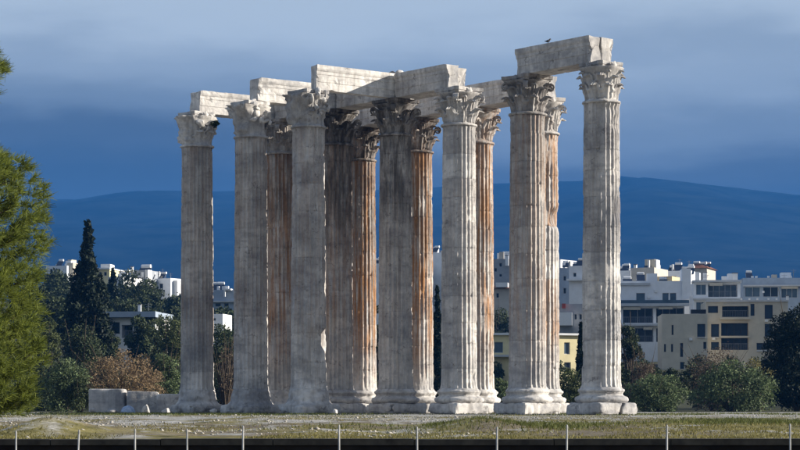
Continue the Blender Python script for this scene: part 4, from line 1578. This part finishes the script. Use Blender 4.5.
b3 = Building('cool white apartment block with long balconies right of the rightmost column', 620, 684, 281, 352, 'bluewhite', R(-3), 10, [
    (636, 645, 293, 303.5, 'window', 'blueglass'), (662, 668.5, 293, 303.5, 'window', 'blueglass'), (669.5, 676, 293, 303.5, 'window', 'blueglass'),
    (623, 653, 308, 323, 'loggia'), (656, 684, 308, 323, 'loggia'), (623, 653, 328, 342, 'loggia'), (656, 664, 328, 342, 'loggia')])
b3.box('balcony_slab', 619, 688, 304, 306.5, -1.3, -.004, 'slab')
b3.box('balcony_slab', 619, 662, 324, 326, -1.3, -.004, 'slab')
b3.box('balcony_rail', 619, 688, 300.5, 303.8, -1.3, -1.25, 'blueglass')
b3.box('parapet', 619, 650, 283, 285.5, -.3, -.004, 'slab')
b3.box('stair_tower', 681.5, 690, 269, 300, -.6, 4.5, 'bluewhite')
b3.box('corner_post', 688.4, 691.6, 297, 314, -1.4, -.9, 'white')
b3.tank(628, 277, 1.1)
b3.tank(664, 277.5, 1.0, 3.0)
b3.tank(641, 278, .9, 4)
b3.antenna(631, 266, 281)
b4 = Building('glazed white penthouse on the right hand skyline', 693.5, 740, 282, 372, 'bluewhite', R(-4), 9, [
    (696, 706, 284.5, 295, 'window', 'blueglass'), (708, 737, 284.5, 297, 'loggia', 'blueglass'), (696, 706, 302, 312, 'window', 'blueglass')])
b4.box('roof_slab', 692.5, 741, 280.4, 282.4, -.9, 3, 'slab')
b4.box('balcony_slab', 692.5, 741, 298.2, 300, -1.0, -.004, 'slab')
b4.chimney(696, 700, 271, 280.4, 1.5)
b4.chimney(704, 707.5, 272, 280.4, 2.0)
b4.chimney(722, 727, 276, 280.4, 1.0, cap=False)
b4.chimney(733, 738, 273, 280.4, 1.5)
b5 = Building('long pale roof terrace building at the far right skyline', 743, 806, 278, 385, 'greyblue', R(-3), 9, [
    (745, 760, 287, 297, 'window', 'blueglass'), (763, 778, 287, 297, 'window'), (781, 797, 287, 298, 'window', 'blueglass')])
b5.box('pergola_beam', 743, 806, 285.2, 286.6, -1.0, -.004, 'slab')
for px in (752, 756, 768, 790):
    b5.box('roof_vent', px, px + 2.2, 275.6, 278, 1.0, 1.6, 'white')
b6 = Building('beige block with sunlit yellow side wall on the right skyline', 631, 653, 268, 420, 'beige', R(-24), 9, [(636, 640, 274, 279)], parapet=.3)
b6.box('side_wing', 653.5, 669, 277, 300, .6, 8, 'sunlit_beige')  # right face of the block, coloured as if sunlit
b6.chimney(629, 631.5, 264, 272, 3)
b7 = Building('pale distant house crowded with roof tanks, above white block', 668, 690, 271, 440, 'bluewhite', R(-20), 9, [(672, 676, 276, 281), (680, 684, 276, 281)])
for px, py in ((671, 266), (676, 263.5), (682, 268), (688, 267)):
    b7.tank(px, py, 1.2, 2.0)
b7.antenna(676, 258, 271)
b7.antenna(685, 260, 271)
b8 = Building('distant house with brown tiled roof on right skyline', 688, 706, 268, 470, 'beige', R(-20), 9, [(692, 695, 271, 276)], parapet=0)
b8.gable('roof', 686, 708, 268.4, 262.5, -.5, 9.5)
b8.tank(694, 262, 1.2)
b8.tank(701, 263, 1.2, 2)
b9 = Building('bright little white house right beside the rightmost column top of city', 612, 630, 271, 430, 'white', R(-25), 8, [(617, 620, 276, 281)])
b9.tank(617, 267, 1.2)
b9.chimney(623, 625.5, 264, 271, 2)

# --- behind the columns
b10 = Building('dull yellow house with blue window low in the gap right of the orange column', 484, 526, 334, 262, 'yellow', R(-6), 10, [
    (494, 503, 342, 353, 'window', 'blueglass'), (497, 502, 364, 375, 'window', 'glass'), (514, 522, 342, 353)])
b10.box('balcony_slab', 486, 512, 355, 357, -1.2, -.004, 'slab')
b10.box('eaves', 483, 528, 333, 335.2, -.5, -.004, 'white')
b10b = Building('sunlit pale yellow house with shutters low between the two right columns', 540, 590, 335, 258, 'yellow', R(24), 9, [
    (565, 571, 342, 354, 'window', 'blueglass'), (565, 572, 362, 374), (546, 552, 342, 354)])
b10b.box('eaves', 538, 592, 333, 335.0, -.5, -.004, 'white')
b11 = Building('grey apartment facade above the yellow house between the right columns', 546, 600, 304, 330, 'greywall', R(-5), 10, [
    (560, 564, 312, 320), (574, 577, 314, 320), (579, 582, 314, 320)])
b11.box('white_wing', 559, 572, 313, 326, -2.5, -.01, 'white')
b11.box('awning', 562, 565.5, 304, 308.5, -1.3, -.01, 'red')
b12 = Building('blue grey block with bright white upper storeys left of rightmost column', 546, 586, 268, 420, 'greyblue', R(-8), 10, [(563, 566, 276, 281), (563, 566, 288, 294), (571, 574, 290, 295)])
b13 = Building('bright white stepped house peeking out left of the rightmost column', 569, 592, 266, 405, 'white', R(-22), 9, [(573, 576, 273, 277)])
b13.box('balcony_slab', 568, 590, 279, 281, -1.0, -.01, 'white')
b13.tank(577, 262, 1.0)
b14 = Building('bright white house corner beside the gouged column', 548, 560, 260, 440, 'white', R(-35), 7, [(551, 553, 264, 268)])
b15 = Building('grey apartment block in the gap right of the orange column', 486, 510, 259, 420, 'greywall', R(-7), 10, [
    (499, 502, 263, 267), (499, 502, 274, 277), (494, 497, 268, 272)])
b15.chimney(505.5, 508.5, 256, 266, -.8)
b16 = Building('low house with red roof and white awning in the gap right of orange column', 482, 512, 288, 380, 'beige', R(-6), 9, [(496, 499, 293, 298)], parapet=0)
b16.gable('roof', 480, 514, 288.6, 284, -.6, 9.6)
b16.box('roof_slab', 496, 508, 283, 287.6, -1.2, 2, 'white')
b17 = Building('white flats in the narrow gap left of the pale column', 424, 448, 253, 430, 'white', R(-28), 9, [(428, 431, 260, 265), (428, 431, 270, 275)])
b18 = Building('pale building in the narrow gap left of the middle column', 358, 384, 264, 420, 'bluewhite', R(-22), 9, [(364, 367, 270, 275), (372, 375, 270, 275), (372, 375, 282, 287)])
b18.tank(374, 259, 1.0)
b19 = Building('blue grey flats seen between the two leftmost columns', 205, 240, 290, 380, 'greyblue', R(-6), 9, [(215, 221, 303, 307), (224, 229, 303, 307)])
b19.box('roof_slab', 204, 240, 301, 302.3, -.6, -.01, 'slab')
for px in (216, 221, 225):
    b19.box('roof_vent', px, px + 2, 286, 290, 1, 1.6, 'white')
b19.box('pergola', 225, 232, 289, 290.5, -1, 1, 'white')
b19.box('pergola_post', 225, 226.4, 290.5, 297, -1, -.6, 'white')
b20 = Building('low white shed roof between the two leftmost columns', 208, 223, 314, 300, 'white', R(-10), 5, [(212, 216, 318, 321)], name='garden_shed')

# --- hilltop houses on the left
b21 = Building('bright white villa at the top of the left hill, beside the leftmost column', 147, 172, 279, 430, 'bluewhite', R(-30), 8, [(152, 156, 284, 289), (160, 164, 284, 289)])
b21.box('side_wing', 160, 176, 281, 300, 1.0, 7.5, 'white')
b21.chimney(151.5, 153.5, 272, 279, 2)
b21.antenna(154, 268, 279)
b22 = Building('grey hilltop house with tall rooftop tank right of the tall cypress', 122, 148, 279, 425, 'greywall', R(-16), 9, [(127, 131, 284, 290), (136, 140, 284, 290)])
b22.box('upper_storey', 129, 145, 270, 279, 1.5, 7, 'greywall')
b22.chimney(129, 131, 267, 279, 1.0)
b22.tank(140, 266, 1.7, 3.5)
b22.box('white_side', 145.5, 148.5, 270, 292, .2, 2.2, 'white')
b23 = Building('pale yellow hilltop house right behind the tall cypress', 95, 110, 269, 420, 'yellow', R(-10), 8, [(99, 102, 272, 276), (104, 107, 272, 276)])
b23.box('roof_slab', 94, 111, 268, 269.4, -.5, 8.4, 'white')
b24 = Building('low white hilltop house between the yellow and grey houses', 108, 124, 277, 415, 'white', R(-20), 8, [(112, 115, 280, 283)])
b24.tank(119, 273, 1.1)
b25 = Building('long white hilltop house left of the tall cypress', 46, 68, 266, 440, 'bluewhite', R(-18), 8, [(50, 53, 269, 273), (58, 61, 269, 273)])
b25.box('tower', 66, 72, 263, 275, 1, 4, 'cream')
b26 = Building('house with flat grey roof among the trees on the left slope', 108, 156, 318, 285, 'white', R(-6), 9, [
    (112, 120, 322, 334), (122, 133, 325, 338, 'loggia', 'blueglass'), (137, 152, 322, 334)])
b26.box('roof_slab', 104, 158, 312, 317.6, -1.2, 10, 'greyblue')
b26.chimney(133, 136, 304, 312, 3)
b26.antenna(144, 302, 312)
# roof clutter: tanks, vents, aerials, low walls
rc = random.Random(77)
for bb in (b3, b4, b5, b6, b7, b8, b9, b12, b13, b15, b17, b18, b19, b21, b22, b23, b24, b25):
    for q in range(rc.randint(3, 6)):
        u0 = rc.uniform(.08, .85) * bb.w
        y0 = rc.uniform(.5, max(1.0, bb.depth * .5))
        kind = rc.random()
        if kind < .45:
            w_, h_ = rc.uniform(.3, .9), rc.uniform(.5, 1.5)
            MB().box(u0, u0 + w_, y0, y0 + w_, bb.h - .3, bb.h + h_).build('roof_vent', M[rc.choice(['white', 'white', 'bluewhite', 'beige'])], bb.root)
        elif kind < .62:
            w_, h_ = rc.uniform(1.4, 3.0), rc.uniform(.7, 1.9)
            MB().box(u0, min(u0 + w_, bb.w - .1), y0 + 1.0, y0 + 3.2, bb.h - .3, bb.h + h_).build('roof_hut', M[rc.choice(['white', 'bluewhite', 'beige', 'cream'])], bb.root)
        elif kind < .80:
            bb.tank(bb.px0 + u0 * bb.c / bb.k, YH - (bb.h + bb.zb - CZ + 1.3) / bb.k, rc.uniform(.8, 1.1), y0 + 1.0)
        else:
            p_ = YH - (bb.h + bb.zb - CZ) / bb.k
            bb.antenna(bb.px0 + u0 * bb.c / bb.k, p_ - rc.uniform(4, 9), p_ + 1, y0)
# awnings, air conditioners and flower boxes on the nearer fronts
for bb, items in ((b1, [(722, 748, 304.6, 306.4, 'awning', .9), (712, 715, 338, 340, 'air_conditioner', .35), (764, 767, 320, 322, 'air_conditioner', .35), (756, 768, 350.5, 351.5, 'sill', .2), (764, 772, 337.2, 338, 'sill', .2), (711, 719, 337.2, 338, 'sill', .2)]),
                  (b2, [(697, 705, 337.2, 338, 'sill', .2), (689, 692, 338, 340.5, 'air_conditioner', .35)]),
                  (b3, [(623, 640, 307, 310, 'awning', 1.0), (658, 672, 307, 309.5, 'awning', 1.0), (647, 650, 296, 298.5, 'air_conditioner', .4), (654, 657, 290, 292.5, 'air_conditioner', .4), (643, 652, 327, 330, 'awning', 1.0)]),
                  (b4, [(709, 722, 283, 286, 'awning', 1.0)]), (b5, [(781, 797, 286.7, 289, 'awning', .8), (762, 764, 291, 293, 'air_conditioner', .4)])):
    for (a, b_, t0, t1, nm_, pr) in items:
        bb.box(nm_, a, b_, t0, t1, -pr, -.006, {'awning': 'cream', 'air_conditioner': 'white', 'sill': 'slab'}[nm_])
# more roofs along the middle skyline that other viewpoints would reveal
mid = [(236, 272, 276, 'bluewhite'), (276, 312, 270, 'beige'), (314, 356, 268, 'white'), (388, 424, 266, 'greyblue'), (448, 486, 264, 'bluewhite'), (512, 546, 266, 'beige')]
names = ['pale flats almost wholly covered by the second and third columns from left', 'beige flats almost wholly covered by the damaged broad column', 'white flats almost wholly covered by the dark sooty column', 'grey blue flats almost wholly covered by the middle column', 'pale flats almost wholly covered by the pale sunlit column', 'beige flats almost wholly covered by the second column from right']
for (a, b_, t, m_), lab in zip(mid, names):
    Building(lab, a, b_, t, 425, m_, R(-12), 9, [(a + 6, a + 10, t + 5, t + 10), (a + 16, a + 20, t + 5, t + 10)])

# ------------------------------------------------------------------ haze
hz, t, bs = newmat('haze_air')
N, L = nodes(t)
t.nodes.remove(bs)
pv = N('ShaderNodeVolumePrincipled')
pv.inputs['Color'].default_value = (0.07, 0.33, 0.92, 1)
pv.inputs['Density'].default_value = 1.0e-4
pv.inputs['Anisotropy'].default_value = 0.0
L(pv.outputs[0], t.nodes['Material Output'].inputs['Volume'])
h = MB().box(-6300, 6300, -340, 7100, -2.4, 560).build('haze', hz)
h['kind'] = 'stuff'
